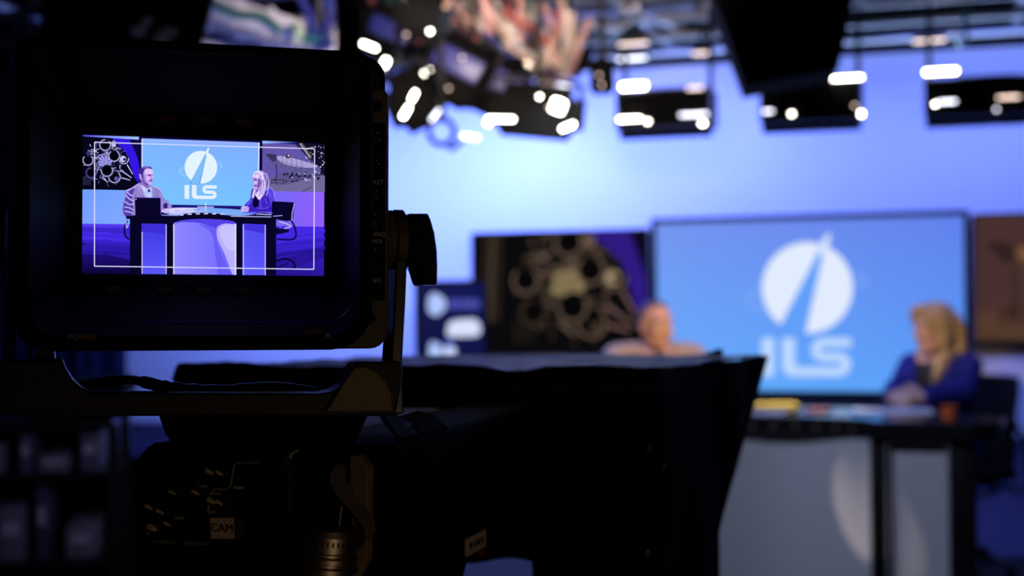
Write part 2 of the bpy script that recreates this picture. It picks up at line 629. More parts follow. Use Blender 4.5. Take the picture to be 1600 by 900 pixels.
def hangar_art(p, T, lo=False):
    """a long body on a trolley in a hall"""
    t = lambda pts: [T(*q) for q in pts]
    sc = T(1, 0)[0] - T(0, 0)[0]
    k_ = (lambda c: c) if not lo else (lambda c: tuple(min(255, v) for v in ((c[0] * 0.62 + 12), (c[1] * 0.47 + 8), c[2] * 0.21 + 12)))
    q = [(1032, 118), (1385, 132), (1385, 384), (1032, 376)]
    p.grid(t(q), [k_(c) for c in ((70, 58, 130), (14, 10, 40), (70, 60, 130), (128, 116, 170))], 8, 8)
    p.poly(t([(1032, 345), (1130, 352), (1250, 320), (1385, 290), (1385, 384), (1032, 378)]), k_((112, 104, 150)))
    p.poly(t([(1240, 120), (1385, 130), (1385, 300), (1340, 270), (1300, 200)]), k_((18, 14, 40)))
    p.poly(t([(1032, 120), (1210, 126), (1300, 220), (1100, 300), (1032, 330)]), k_((98, 84, 168)))
    # the body: nose, tapering hull, lighter upper side
    hull = smooth_poly([(1052, 184), (1066, 176), (1108, 182), (1160, 190), (1230, 204), (1300, 228), (1345, 250), (1340, 286), (1270, 292), (1200, 288), (1140, 262), (1090, 224)], 4)
    p.poly(t(hull), k_((96, 90, 150)))
    p.poly(t(smooth_poly([(1110, 190), (1165, 194), (1235, 210), (1305, 234), (1330, 250), (1250, 252), (1170, 238), (1120, 214)], 4)), k_((170, 162, 215)))
    p.poly(t([(1052, 182), (1068, 176), (1110, 183), (1112, 212), (1092, 224)]), k_((58, 50, 96)))
    for x in (1112, 1140, 1162, 1190, 1216, 1244):
        p.line(t([(x, 184 + (x - 1112) * 0.17), (x + 4, 215 + (x - 1112) * 0.2), (x - 8, 244 + (x - 1112) * 0.3)]), 2.0 * sc, k_((52, 46, 84)))
    p.line(t([(1112, 212), (1200, 238), (1300, 264)]), 2 * sc, k_((70, 62, 110)))
    p.poly(t(circ(1174, 190, 13)), k_((44, 30, 60)))
    p.poly(t(circ(1176, 188, 7)), k_((190, 150, 200)))
    # trolley and stands
    rnd = random.Random(8)
    for i in range(40):
        x = rnd.uniform(1150, 1345)
        y = rnd.uniform(284, 330) - (x - 1150) * 0.06
        c = (20, 16, 30) if rnd.random() < 0.6 else (176, 168, 210)
        p.poly(t(circ(x, y, rnd.uniform(3, 9), rnd.uniform(3, 7), 8, 0.2, 2 * pi + 0.1)), k_(c))
    p.line(t([(1108, 232), (1112, 300), (1098, 330)]), 6 * sc, k_((50, 44, 84)))
    p.line(t([(1082, 318), (1150, 318)]), 5 * sc, k_((44, 38, 60)))
    p.line(t([(1082, 336), (1150, 336)]), 4 * sc, k_((60, 52, 80)))
    for x in (1084, 1110, 1148):
        p.line(t([(x, 318), (x, 344)]), 4 * sc, k_((36, 30, 54)))
    p.line(t([(1236, 122), (1292, 200)]), 5 * sc, k_((208, 200, 206)))
    p.line(t([(1246, 120), (1300, 196)]), 3 * sc, k_((150, 140, 120)))
    p.line(t([(1262, 152), (1320, 140)]), 5 * sc, k_((150, 120, 150)))
    for i in range(26):
        p.poly(t(circ(rnd.uniform(1262, 1372), rnd.uniform(128, 250), rnd.uniform(1.5, 4), n=7)), k_((210, 205, 235)))
    p.line(t([(1250, 381), (1300, 356)]), 3 * sc, k_((30, 24, 50)))


def logo_art(p, T, disc, blue, orbit, word):
    """round badge split by a climbing rocket, an orbit ring, three letters; coordinates of the photographed screen"""
    t = lambda pts: [T(*q) for q in pts]
    sx = T(1, 0)[0] - T(0, 0)[0]
    cx, cy, r = 1261.5, 449.5, 71
    # orbit ring, seen past both sides of the disc
    for a0, a1 in ((0.62 * pi, 1.36 * pi), (-0.18 * pi, 0.1 * pi)):
        for rx, ry, w_ in ((92, 26, 1.6), (88, 17, 1.2), (95, 32, 1.0)):
            pts = [(cx - 2 + rx * cos(a), cy + 6 + ry * sin(a) - 0.16 * rx * cos(a)) for a in [a0 + (a1 - a0) * k / 20 for k in range(21)]]
            p.line(t(pts), w_ * sx, orbit)
    p.poly(t(circ(cx, cy, r, n=56)), disc)
    # the wedge of the rocket's trail
    p.poly(t([(1287.5, 371), (1281, 389), (1212, 522), (1246, 527), (1258, 522), (1286, 398)]), blue[0])
    p.poly(t([(1280, 392), (1222, 506), (1219, 525), (1252, 525), (1285.6, 398)]), blue[1])
    # the rocket itself
    p.poly(t([(1280, 392), (1283, 379), (1295, 363), (1298, 371), (1291, 389), (1286, 400)]), disc)
    p.line(t([(1284, 379), (1281, 394), (1285, 402)]), 1.4 * sx, blue[0])
    p.line(t([(1296, 371), (1300, 381)]), 1.2 * sx, blue[0])
    # I L S
    x0, y0, x1, y1 = 1190, 528, 1332, 588
    b = 14.2
    p.poly(t([(1190, y0), (1210, y0), (1210, y1), (1190, y1)]), word)
    L = [(1222, y0), (1242, y0)] + [(1242 + 8 - 8 * cos(a), y1 - b - 8 + 8 * sin(a)) for a in [0.5 * pi * k / 4 for k in range(5)]]
    L += [(1268, y1 - b), (1268, y1)] + [(1222 + 16 - 16 * sin(a), y1 - 16 + 16 * cos(a)) for a in [0.5 * pi * k / 5 for k in range(6)]]
    p.poly(t(L), word)
    ym = (y0 + y1) / 2
    h = b / 2
    mid = []
    top_r = ym + h - y0
    # the S as one band: outer upper bowl, waist, lower bowl
    ro, ri = (ym + h - y0) / 2, (ym - h - y0 - b) / 2
    cxl, cyl_ = 1264 + 22, (y0 + ym + h) / 2
    S_ = [(1330, y0), (cxl, y0)]
    S_ += [(cxl - ro * 1.0 * sin(a), cyl_ - ro * cos(a)) for a in [pi * k / 10 for k in range(1, 10)]]
    S_ += [(cxl, ym + h)]
    cxr, cyr = 1332 - 21, (y1 + ym - h) / 2
    S_ += [(cxr, ym + h)]
    S_ += [(cxr + max(0.5, ri) * sin(a), cyr - max(0.5, ri) * cos(a)) for a in [pi * k / 6 for k in range(1, 6)]]
    S_ += [(cxr, y1 - b), (1266, y1 - b), (1266, y1), (cxr, y1)]
    S_ += [(cxr + ro * sin(a), cyr + ro * cos(a)) for a in [pi * k / 10 for k in range(1, 10)]]
    S_ += [(cxr, ym - h), (cxl, ym - h)]
    S_ += [(cxl - max(0.5, ri) * sin(a), cyl_ + max(0.5, ri) * cos(a)) for a in [pi * k / 6 for k in range(1, 6)]]
    S_ += [(cxl, y0 + b), (1330, y0 + b)]
    p.poly(t(S_), word)


def frame_bars(x0, x1, z0, z1, w, y0, y1):
    m = MB()
    out0, in0 = rrect(x0 - w, x1 + w, z0 - w, z1 + w, 0.004, 2), rrect(x0, x1, z0, z1, 0.001, 2)
    m.loft([at_y(in0, y1), at_y(in0, y0), at_y(out0, y0), at_y(out0, y1)], False, False)
    return m


def panel_rect(Fm, n, lx, rx, ty, by, px_mid=None):
    l, r_ = Fm.hit(lx, (ty + by) / 2, -n).x, Fm.hit(rx, (ty + by) / 2, -n).x
    m_ = (lx + rx) / 2
    return l, r_, Fm.hit(m_, by, -n).z, Fm.hit(m_, ty, -n).z


def wall_panel(name, label, cat, rect, n, bezel, art, screen, thick):
    x0, x1, z0, z1 = rect
    e = thing(name, label, cat, Frame(WF.w((x0 + x1) / 2, -n, z0), THETA))
    cx = (x0 + x1) / 2
    X0, X1, H = x0 - cx, x1 - cx, z1 - z0
    MB().box((0, thick / 2 + 0.004, H / 2), (X1 - X0 + bezel, thick - 0.008, H + bezel), bevel=0.004).build('back_shell', M['black'], e)
    frame_bars(X0, X1, 0, H, bezel, -0.012, 0.01).build('bezel', M['deskblack'], e)

    def mp(px, py):
        h = WF.hit(px, py, -n)
        return min(max(h.x - cx, X0 - 0.002), X1 + 0.002), min(max(h.z - z0, -0.002), H + 0.002)
    p = Picture(mp, 0.00004)
    art(p)
    p.build('picture', screen, e)
    return e


def lcd_art(p):
    p.grid([(1020, 335), (1512, 325), (1512, 618), (1020, 618)],
           [(118, 148, 240), (98, 128, 236), (88, 158, 250), (102, 176, 255)], 12, 10)
    logo_art(p, lambda x, y: (x, y), (226, 236, 255), ((96, 148, 245), (98, 160, 250)), (136, 172, 248), (188, 216, 255))


def left_T(cx, cy):
    return 620 + (970 + 2.3 * (cx - 236)) * 0.3125, 320 + (325 + 2.34 * (cy - 189)) * 0.3125


def right_T(cx, cy):
    return 1020 + (cx - 385) * 0.78, (cy - 118) * 0.757 + 333


M['lcd'] = screen_mat('screen_light', 1.0)
M['backlit'] = screen_mat('backlit_print', 1.0)
LCD = panel_rect(WF, 0.04, 1027, 1507, 343, 611)
wall_panel('display_screen', 'wide black-framed wall screen showing a white rocket badge and letters on bright blue', 'screen', LCD, 0.04, 0.030, lcd_art, M['lcd'], 0.036)
wall_panel('picture_panel', 'dark backlit photograph of a cluster of rocket engines beside the blue screen', 'picture',
           panel_rect(WF, 0.03, 740, 1012, 362, 551), 0.03, 0.008, lambda p: (p.poly([(700, 340), (1030, 340), (1030, 570), (700, 570)], (10, 8, 10)), engine_art(p, left_T, True)), M['backlit'], 0.026)
wall_panel('picture_panel', 'brown backlit photograph of a rocket body lying in a hangar at the frame edge', 'picture',
           panel_rect(WF, 0.03, 1523, 1780, 333, 535), 0.03, 0.008, lambda p: (p.poly([(1500, 310), (1800, 310), (1800, 560), (1500, 560)], (46, 34, 26)), hangar_art(p, right_T, True)), M['backlit'], 0.026)

# ---- dark blue display stand left of the engines picture
SF = Frame(Vector((P(708, 500, 7.6).x, 7.6, 0)), radians(-6))
e = thing('display_stand', 'dark blue lit display stand with white round emblem and rounded box', 'display', SF)
x0, x1, z0, z1 = panel_rect(SF, 0, 655, 757, 444, 640)
MB().box(((x0 + x1) / 2, 0.03, (z0 + z1) / 2 - 0.02), (x1 - x0 + 0.03, 0.05, z1 - z0 + 0.03), bevel=0.006).build('back_shell', M['black'], e)
frame_bars(x0, x1, z0, z1, 0.022, -0.012, 0.01).build('bezel', M['satin'], e)
MB().cyl((0, 0.05, 0.03), (0, 0.05, z0 + 0.1), 0.025).build('post', M['satin'], e)
MB().box((0, 0.05, 0.015), (0.5, 0.4, 0.03), bevel=0.01).build('base', M['satin'], e)
p = Picture(lambda px, py: (min(max(SF.hit(px, py).x, x0), x1), min(max(SF.hit(px, py).z, z0), z1)), 0.00004)
p.grid([(650, 436), (765, 436), (765, 645), (650, 645)], [(24, 26, 78), (16, 24, 84), (16, 22, 66), (14, 16, 52)], 4, 4)
p.poly(smooth_poly([(671, 462), (682, 459), (693, 466), (697, 478), (688, 490), (678, 493), (669, 484)], 5), (178, 200, 255))
for k, (a, b) in enumerate(((700, 708), (710, 719), (721, 728), (730, 741), (743, 749))):
    p.poly([(a, 468), (b, 467), (b, 482), (a, 483)], (74, 82, 176))
p.poly(smooth_poly([(704, 503), (726, 499), (744, 500), (751, 512), (747, 524), (722, 526), (701, 525), (699, 515)], 5), (216, 226, 255))
p.poly(smooth_poly([(671, 540), (681, 536), (691, 546), (692, 600), (672, 600)], 4), (176, 200, 255))
p.poly(smooth_poly([(694, 546), (703, 540), (712, 548), (712, 600), (693, 600)], 4), (200, 214, 255))
p.poly([(697, 530), (706, 528), (707, 541), (697, 541)], (70, 84, 190))
p.build('picture', M['backlit'], e)

# ================================================================ the desk
DT = 0.82
dx = lambda px: DF.hit(px, 760, 0).x
A0, A1, A2, A3, A4, A5, A6, A7 = [dx(v) for v in (918, 970, 1069, 1101, 1358, 1388, 1480, 1527)]
e = thing('anchor_desk', 'curved two seat news desk with glossy dark top and pale grey front panels', 'desk', DF)
# top: wings at both ends, a concave bay in the middle
front = [(A0 - 0.06, -0.02), (A0 + 0.02, -0.07), (A3 - 0.02, -0.07)]
cxm, hw = (A3 + A4) / 2, (A4 - A3) / 2 + 0.02
front += [(cxm - hw * cos(a), -0.07 + 0.17 * sin(a)) for a in [pi * k / 16 for k in range(1, 16)]]
front += [(A4 + 0.02, -0.07), (A7 + 0.0, -0.07), (A7 + 0.10, -0.02), (A7 + 0.12, 0.22), (A7 - 0.12, 0.46)]
back = [(cxm + 0.25, 0.58), (cxm - 0.25, 0.58), (A0 + 0.12, 0.46), (A0 - 0.08, 0.3)]
outline = front + back


def slab(poly, z0, z1):
    m = MB()
    n = len(poly)
    m.loft([[Vector((x, y, z)) for x, y in poly] for z in (z0, z1)], True, True, False)
    return m


slab(outline, DT - 0.018, DT).build('tabletop', M['desktop'], e)
cx_, cy_ = cxm, 0.35
slab([(cx_ + (x - cx_) * 0.985, cy_ + (y - cy_) * 0.97) for x, y in outline], DT - 0.075, DT - 0.0185).build('apron', M['deskblack'], e)
ZP = DT - 0.076
for nm, a, b, d in (('post', A0, A1, 0.05), ('post', A2, A3, 0.05), ('post', A4, A5, 0.05), ('post', A6, A7, 0.05)):
    MB().box(((a + b) / 2, d + 0.015, ZP / 2), (b - a, 0.13, ZP), bevel=0.004).build(nm, M['deskblack'], e)
for a, b in ((A1, A2), (A5, A6)):
    MB().box(((a + b) / 2, 0.045, ZP / 2), (b - a, 0.02, ZP)).build('front_panel', M['deskpanel'], e)
m = MB()
arc = [(A3 + (A4 - A3) * k / 20, 0.03 + 0.16 * sin(pi * k / 20)) for k in range(21)]
m.loft([[Vector((x, y, z)) for x, y in arc] + [Vector((x, y + 0.02, z)) for x, y in arc[::-1]] for z in (0.0, ZP)], True, True, False)
m.build('front_panel', M['deskpanel'], e)
for sx in (A0 + 0.03, A7 - 0.03):
    MB().box((sx, 0.24, ZP / 2), (0.04, 0.28, ZP)).build('side_panel', M['deskblack'], e)
for a in (A2 + 0.004, A3 - 0.004, A4 + 0.004, A5 - 0.004, A6 + 0.004, A1 - 0.004):
    MB().box((a, -0.0155, ZP / 2), (0.004, 0.004, ZP - 0.01)).build('edge_strip', M['deskpanel'], e)


def dpt(px, py, z=DT):
    """the point at height z behind a pixel, in desk coordinates"""
    r_ = ray(px, py)
    q = CAM_O + r_ * ((z - CAM_O.z) / r_.z)
    return DF.l(q)


def sheet(name, label, x, y, sx, sy, rz, material, z=DT, n=1, group=None, curl=0.0):
    o = thing(name, label, 'paper', None, group) if False else None
    m = MB()
    R = Matrix.Rotation(rz, 3, 'Z')
    vs, fs = [], []
    for j in range(5):
        for i in range(5):
            u, v = i / 4 - 0.5, j / 4 - 0.5
            vs.append((u * sx, v * sy, 0.003 * n + curl * (u * u + v * v)))
    for j in range(4):
        for i in range(4):
            a = j * 5 + i
            fs.append([a, a + 1, a + 6, a + 5])
    top = len(vs)
    bot = [(a, b, 0.0006) for a, b, c in vs]
    m.add(vs + bot, fs + [[top + q for q in f[::-1]] for f in fs] +
          [[i, i + top, i + 1 + top, i + 1] for i in range(4)] + [[20 + i, 21 + i, 21 + i + top, 20 + i + top] for i in range(4)] +
          [[i * 5, i * 5 + 5, i * 5 + 5 + top, i * 5 + top] for i in range(4)] + [[i * 5 + 4, i * 5 + 4 + top, i * 5 + 9 + top, i * 5 + 9] for i in range(4)])
    o = m.build(name, material)
    o.matrix_world = DF.M @ Matrix.Translation((x, y, z + 0.0004)) @ R.to_4x4()
    return tag(o, label, 'paper', group)


q = dpt(1212, 640)
sheet('paper_pile', 'bright yellow paper pile on the desk by the hood', q.x - 0.02, q.y, 0.24, 0.24, 0.2, M['yellow'], n=8)
q = dpt(1258, 642)

o = sheet('paper_sheet', 'orange red card edge showing beyond the yellow paper pile', q.x + 0.06, q.y - 0.02, 0.09, 0.12, -0.3, M['orange'], n=3)
q = dpt(1395, 643)
sheet('paper_sheet', 'white script sheets under the hands of the woman in blue', q.x, q.y, 0.34, 0.2, 0.12, M['paper'], n=2)
sheet('paper_sheet', 'white script sheets lying beside the open laptop', A2 + 0.28, 0.26, 0.30, 0.21, -0.15, M['paper'], n=2)
q = dpt(1483, 655)
o = MB().lathe([(0.001, 0.002), (0.028, 0.002), (0.036, 0.052), (0.038, 0.055), (0.034, 0.052), (0.026, 0.008), (0.001, 0.008)]).build('standin_cup', M['orange'])
o.matrix_world = DF.M @ Matrix.Translation((q.x, q.y + 0.02, DT - 0.001))  # stands in for an orange spot by the woman's hands
tag(o, 'small orange cup standing in for an orange spot on the right wing of the desk', 'cup')

# small gold lamps along the edge of the bay read as studs in the photograph
for k in range(7):
    a = pi * (0.28 + 0.5 * k / 6)
    MB().cyl((cxm - hw * 0.985 * cos(a), -0.076 + 0.17 * sin(a), DT - 0.045), (cxm - hw * 0.985 * cos(a), -0.066 + 0.17 * sin(a), DT - 0.045), 0.008, n=10).build('edge_stud', M['chrome'], e)

# laptop in front of the man
LF = Frame(DF.w(A2 - 0.13, 0.24, DT), THETA + 0.1)
e = thing('laptop', 'open black laptop on the desk before the man', 'laptop', LF)
MB().box((0, 0.0, 0.011), (0.34, 0.235, 0.018), bevel=0.004).build('keyboard_base', M['satin'], e)
MB().box((0, -0.145, 0.118), (0.34, 0.012, 0.225), Matrix.Rotation(radians(14), 3, 'X'), bevel=0.004).build('lid', M['satin'], e)
m = MB()
for r_ in range(5):
    for c in range(12):
        m.box((-0.145 + c * 0.0264, -0.04 + r_ * 0.024, 0.021), (0.022, 0.02, 0.003))
o = m.build('keyboard', M['gloss'], e)
o['kind'] = 'stuff'


# ================================================================ chairs
def make_chair(name, label, frame):
    e = thing(name, label, 'chair', frame)
    m = MB()
    loops = []
    for k in range(9):
        t = k / 8
        z = 0.50 + 0.44 * t
        y = 0.235 + 0.06 * t - 0.04 * sin(pi * t)
        hw_ = 0.235 - 0.025 * abs(2 * t - 1) ** 4
        L = []
        for i in range(9):
            u = -1 + 2 * i / 8
            L.append(Vector((u * hw_, y - 0.045 * u * u, z)))
        loops.append(L + [p_ + Vector((0, 0.035, 0)) for p_ in L[::-1]])
    m.loft(loops, True, True, True)
    m.build('backrest', M['matte'], e, sharp=60)
    m = MB()
    m.box((0, 0.0, 0.475), (0.48, 0.46, 0.06), bevel=0.025, seg=3)
    m.build('seat', M['matte'], e)
    for s in (-1, 1):
        pts = smooth_poly([(0.14, 0.40), (0.20, 0.40), (0.25, 0.44), (0.24, 0.60), (0.16, 0.70), (-0.10, 0.70), (-0.2, 0.66), (-0.2, 0.5), (-0.14, 0.42), (0.0, 0.42)], 4, False)
        MB().tube([(s * 0.275, y, z) for y, z in pts], 0.013, 8).build('armrest', M['gloss'], e)
        MB().box((s * 0.275, 0.03, 0.722), (0.05, 0.24, 0.028), bevel=0.01).build('arm_pad', M['matte'], e)
        MB().tube([(s * 0.28, 0.14, 0.42), (s * 0.1, 0.1, 0.425)], 0.012, 8).build('arm_bracket', M['gloss'], e)
    MB().cyl((0, 0, 0.10), (0, 0, 0.45), 0.028, 0.022).build('column', M['chrome'], e)
    for k in range(5):
        a = 2 * pi * k / 5 + 0.3
        lg = MB().tube([(0.02 * cos(a), 0.02 * sin(a), 0.11), (0.17 * cos(a), 0.17 * sin(a), 0.10), (0.30 * cos(a), 0.30 * sin(a), 0.075)], [0.025, 0.02, 0.014], 8).build('leg', M['gloss'], e)
        MB().cyl((0.30 * cos(a) - 0.012 * sin(a), 0.30 * sin(a) + 0.012 * cos(a), 0.03), (0.30 * cos(a) + 0.012 * sin(a), 0.30 * sin(a) - 0.012 * cos(a), 0.03), 0.0295, n=14).build('caster', M['gloss'], lg)
    return e
# ================================================================ people
def fuse(mb, voxel, smooth=6, factor=0.5):
    """overlapping closed volumes grown into one continuous surface"""
    me = bpy.data.meshes.new('fuse')
    me.from_pydata(mb.v, [], mb.f)
    bm = bmesh.new()
    bm.from_mesh(me)
    bmesh.ops.recalc_face_normals(bm, faces=bm.faces)
    bm.to_mesh(me)
    bm.free()
    o = bpy.data.objects.new('fuse', me)
    COL.objects.link(o)
    r = o.modifiers.new('r', 'REMESH')
    r.mode = 'VOXEL'
    r.voxel_size = voxel
    s = o.modifiers.new('s', 'SMOOTH')
    s.factor = factor
    s.iterations = smooth
    dg = bpy.context.evaluated_depsgraph_get()
    out = bpy.data.meshes.new_from_object(o.evaluated_get(dg))
    bpy.data.objects.remove(o)
    out.polygons.foreach_set('use_smooth', [True] * len(out.polygons))
    return out


def cap(mb, a, b, ra, rb, n=12):
    """tapered limb with round ends"""
    a, b = Vector(a), Vector(b)
    d = (b - a)
    L = d.length
    t = d / L
    pts, rr = [], []
    for k in range(4):
        an = pi / 2 * k / 4
        pts.append(a - t * ra * cos(an)); rr.append(max(1e-4, ra * sin(an)))
    pts.append(a); rr.append(ra)
    pts.append(b); rr.append(rb)
    for k in range(3, -1, -1):
        an = pi / 2 * k / 4
        pts.append(b + t * rb * cos(an)); rr.append(max(1e-4, rb * sin(an)))
    mb.tube(pts, rr, n)


def ell_loft(mb, rows, n=20):
    """rows of (centre y, z, half width, half depth)"""
    mb.loft([[Vector((w_ * cos(2 * pi * k / n), cy + d_ * sin(2 * pi * k / n), z)) for k in range(n)] for cy, z, w_, d_ in rows], True, True, True)


def hand(mb, wrist, tip, side, curl, across):
    """palm, four fingers of unequal length with two bends, a thumb from the palm's side; across = direction to the thumb"""
    wrist, tip = Vector(wrist), Vector(tip)
    f = (tip - wrist).normalized()
    ac = Vector(across)
    ac = (ac - f * ac.dot(f)).normalized()
    up = f.cross(ac).normalized()
    if up.z < 0:
        up = -up
    palm = wrist + f * 0.045
    R = Matrix((ac, f, up)).transposed()
    mb.sphere(palm, (0.039, 0.052, 0.016), 14, 9, R)
    for k, (off, ln) in enumerate(((0.027, 0.070), (0.009, 0.078), (-0.009, 0.073), (-0.027, 0.058))):
        b0 = palm + f * 0.036 + ac * off
        d1 = (f - up * curl * 0.4).normalized()
        d2 = (f - up * curl * 1.1).normalized()
        d3 = (f - up * curl * 2.0).normalized()
        p1 = b0 + d1 * ln * 0.45
        p2 = p1 + d2 * ln * 0.32
        p3 = p2 + d3 * ln * 0.25
        cap(mb, b0, p1, 0.0092, 0.0085, 8)
        cap(mb, p1, p2, 0.0085, 0.0078, 8)
        cap(mb, p2, p3, 0.0078, 0.0066, 8)
    t0 = palm - f * 0.015 + ac * 0.032
    t1 = t0 + (f * 0.6 + ac * 0.7 - up * 0.2).normalized() * 0.036
    t2 = t1 + (f * 0.95 + ac * 0.2 - up * 0.3).normalized() * 0.028
    cap(mb, t0, t1, 0.012, 0.010, 8)
    cap(mb, t1, t2, 0.010, 0.0075, 8)


def make_person(label, frame, sk, female, head_turn, arms, hair_mat, jacket_mat, shirt_mat, skin_mat, voxel=0.005):
    H = Vector((0, -0.04, 1.178 if female else 1.155))
    HR = Matrix.Rotation(head_turn[1], 3, 'X') if False else (Matrix.Rotation(head_turn[0], 3, 'Z') @ Matrix.Rotation(head_turn[1], 3, 'X'))
    HS = 1.0 if female else 1.0
    h = lambda x, y, z: H + HR @ Vector((x, y, z)) * HS
    sw = 0.150 if female else 0.195
    b = MB()
    # trunk, one loft from seat to neck
    rows = [(0.03, 0.51, 0.155, 0.11), (0.03, 0.56, 0.17, 0.125), (0.03, 0.66, 0.15 if female else 0.165, 0.11), (0.02, 0.76, 0.125 if female else 0.155, 0.095),
            (0.01, 0.88, 0.145 if female else 0.17, 0.11), (0.01, 0.96, 0.155 if female else 0.18, 0.105), (0.015, 1.02, 0.135 if female else 0.16, 0.08), (0.015, 1.055, 0.075, 0.06)]
    ell_loft(b, rows)
    nr = 0.048 if female else 0.058
    cap(b, (0, 0.015, 1.03), (0, -0.015, 1.15), nr * 1.1, nr)
    for s, (elbow, wrist, tip) in zip((-1, 1), arms):
        sh = Vector((s * sw, 0.015, 1.0))
        cap(b, (s * sw * 0.5, 0.015, 1.015), sh, 0.055, 0.055)
        cap(b, sh, elbow, 0.052, 0.04)
        cap(b, elbow, wrist, 0.042, 0.027)
        hand(b, wrist, tip, s, 0.55, (-s * 0.8, 0, 0.55))
        hip, knee, ank = Vector((s * 0.09, 0.0, 0.565)), Vector((s * 0.13, -0.42, 0.56)), Vector((s * 0.13, -0.40, 0.10))
        cap(b, hip, knee, 0.085, 0.055)
        cap(b, knee, ank, 0.055, 0.035)
        cap(b, ank + Vector((0, 0.02, -0.035)), ank + Vector((0, -0.15, -0.06)), 0.036, 0.03)
    # head
    k = HS
    b.sphere(h(0, 0.012, 0.03), (0.076 * k, 0.096 * k, 0.094 * k), 24, 16, HR)
    b.sphere(h(0, -0.022, -0.03), (0.062 * k, 0.070 * k, 0.086 * k), 20, 14, HR)
    b.sphere(h(0, -0.055, -0.085), (0.036 * k, 0.036 * k, 0.032 * k), 14, 10, HR)
    b.sphere(h(0, -0.078, -0.100), (0.020, 0.018, 0.016), 12, 8, HR)
    cap(b, h(-0.034, -0.073, 0.034), h(0.034, -0.073, 0.034), 0.017, 0.017)
    cap(b, h(0, -0.086, 0.022), h(0, -0.108, -0.028), 0.0085, 0.0125)
    for s in (-1, 1):
        b.sphere(h(s * 0.012, -0.098, -0.031), 0.009, 10, 7)
        b.sphere(h(s * 0.038, -0.066, -0.022), (0.022, 0.02, 0.022), 12, 8, HR)
        b.sphere(h(s * 0.076, 0.012, -0.004), (0.010, 0.021, 0.033), 12, 8, HR)
        cap(b, h(s * 0.052, 0.0, -0.055), h(s * 0.026, -0.06, -0.09), 0.022, 0.018)
    cap(b, h(-0.019, -0.088, -0.060), h(0.019, -0.088, -0.060), 0.0065, 0.0065)
    cap(b, h(-0.017, -0.088, -0.071), h(0.017, -0.088, -0.071), 0.0075, 0.0075)
    me = fuse(b, 0.0045, 5)
    root = link('person', me, skin_mat)
    root.matrix_world = frame.M
    tag(root, label, 'person')
    # eyes, brows, lips
    for s in (-1, 1):
        ey = MB().sphere(h(s * 0.030, -0.0755, 0.012), 0.0125, 12, 8).build('eye', M['eyewhite'], root)
        MB().sphere(h(s * 0.030, -0.0835, 0.012), (0.006, 0.006, 0.006), 10, 7).build('iris', M['ink'], ey)
        MB().tube([h(s * 0.014, -0.091, 0.034), h(s * 0.03, -0.0915, 0.039), h(s * 0.046, -0.082, 0.034)], [0.003, 0.0035, 0.002], 6).build('eyebrow', hair_mat, root)
    MB().sphere(h(0, -0.0915, -0.066), (0.020, 0.006, 0.007), 12, 8, HR).build('lips', M['lips'], root)
    # trousers
    t = MB()
    ell_loft(t, [(0.03, 0.505, 0.165, 0.12), (0.03, 0.56, 0.182, 0.137), (0.03, 0.64, 0.170, 0.125)])
    for s in (-1, 1):
        hip, knee, ank = Vector((s * 0.09, 0.0, 0.567)), Vector((s * 0.13, -0.42, 0.56)), Vector((s * 0.13, -0.40, 0.115))
        cap(t, hip, knee, 0.097, 0.067)
        cap(t, knee, ank, 0.067, 0.055)
    link('trousers', fuse(t, 0.009, 4), M['trousers'], root)
    for s in (-1, 1):
        sh = MB()
        cap(sh, (s * 0.13, -0.375, 0.052), (s * 0.13, -0.54, 0.042), 0.046, 0.038)
        sh.box((s * 0.13, -0.45, 0.012), (0.08, 0.26, 0.024), bevel=0.008)
        link('shoe', fuse(sh, 0.006, 3), M['gloss'], root)
    # shirt and jacket: the jacket is cut open in a V at the front
    def torso(grow, zmin, ztop):
        m_ = MB()
        ell_loft(m_, [(cy, z, w_ + grow, d_ + grow) for cy, z, w_, d_ in rows if zmin <= z <= ztop])
        return m_
    link('shirt', fuse(torso(0.010, 0.55, 1.03 if female else 1.045), 0.007, 4), shirt_mat, root)
    j = torso(0.022, 0.55, 1.03)
    for s, (elbow, wrist, tip) in zip((-1, 1), arms):
        sh = Vector((s * sw, 0.015, 1.0))
        cap(j, (s * sw * 0.45, 0.018, 1.012), sh, 0.062 if female else 0.068, 0.060 if female else 0.070)
        cap(j, sh, elbow, 0.060 if female else 0.070, 0.047 if female else 0.060)
        w2 = Vector(elbow).lerp(Vector(wrist), 0.88)
        cap(j, elbow, w2, 0.060, 0.046)
    jm = fuse(j, 0.0075, 4)
    bm = bmesh.new()
    bm.from_mesh(jm)
    zb = 0.80 if female else 0.84
    kill = []
    for f in bm.faces:
        c = f.calc_center_median()
        if c.y < 0.0 and c.z > zb and abs(c.x) < 0.012 + (c.z - zb) * (0.36 if female else 0.32) and abs(c.x) < 0.085:
            kill.append(f)
        elif c.z > 1.035 and abs(c.x) < 0.07:
            kill.append(f)
    bmesh.ops.delete(bm, geom=kill, context='FACES')
    bm.to_mesh(jm)
    bm.free()
    jk = link('jacket', jm, jacket_mat, root)
    # lapels follow the opening
    for s in (-1, 1):
        L0, L1 = [], []
        for i in range(8):
            tt = i / 7
            z = zb + 0.005 + (1.03 - zb) * tt
            xin = 0.010 + (z - zb) * (0.36 if female else 0.32)
            xin = min(xin, 0.082)
            wd = 0.012 + 0.045 * sin(pi * min(1, tt * 0.9))
            # front of the jacket at this height
            yf = lambda x_: -min((d_ + 0.026) * math.sqrt(max(0.02, 1 - (x_ / (w_ + 0.026)) ** 2)) - cy for cy, zz, w_, d_ in [min(rows, key=lambda r_: abs(r_[1] - z))])
            L0.append(Vector((s * xin, yf(xin) - 0.006, z)))
            L1.append(Vector((s * (xin + wd), yf(xin + wd) - 0.008, z)))
        m_ = MB()
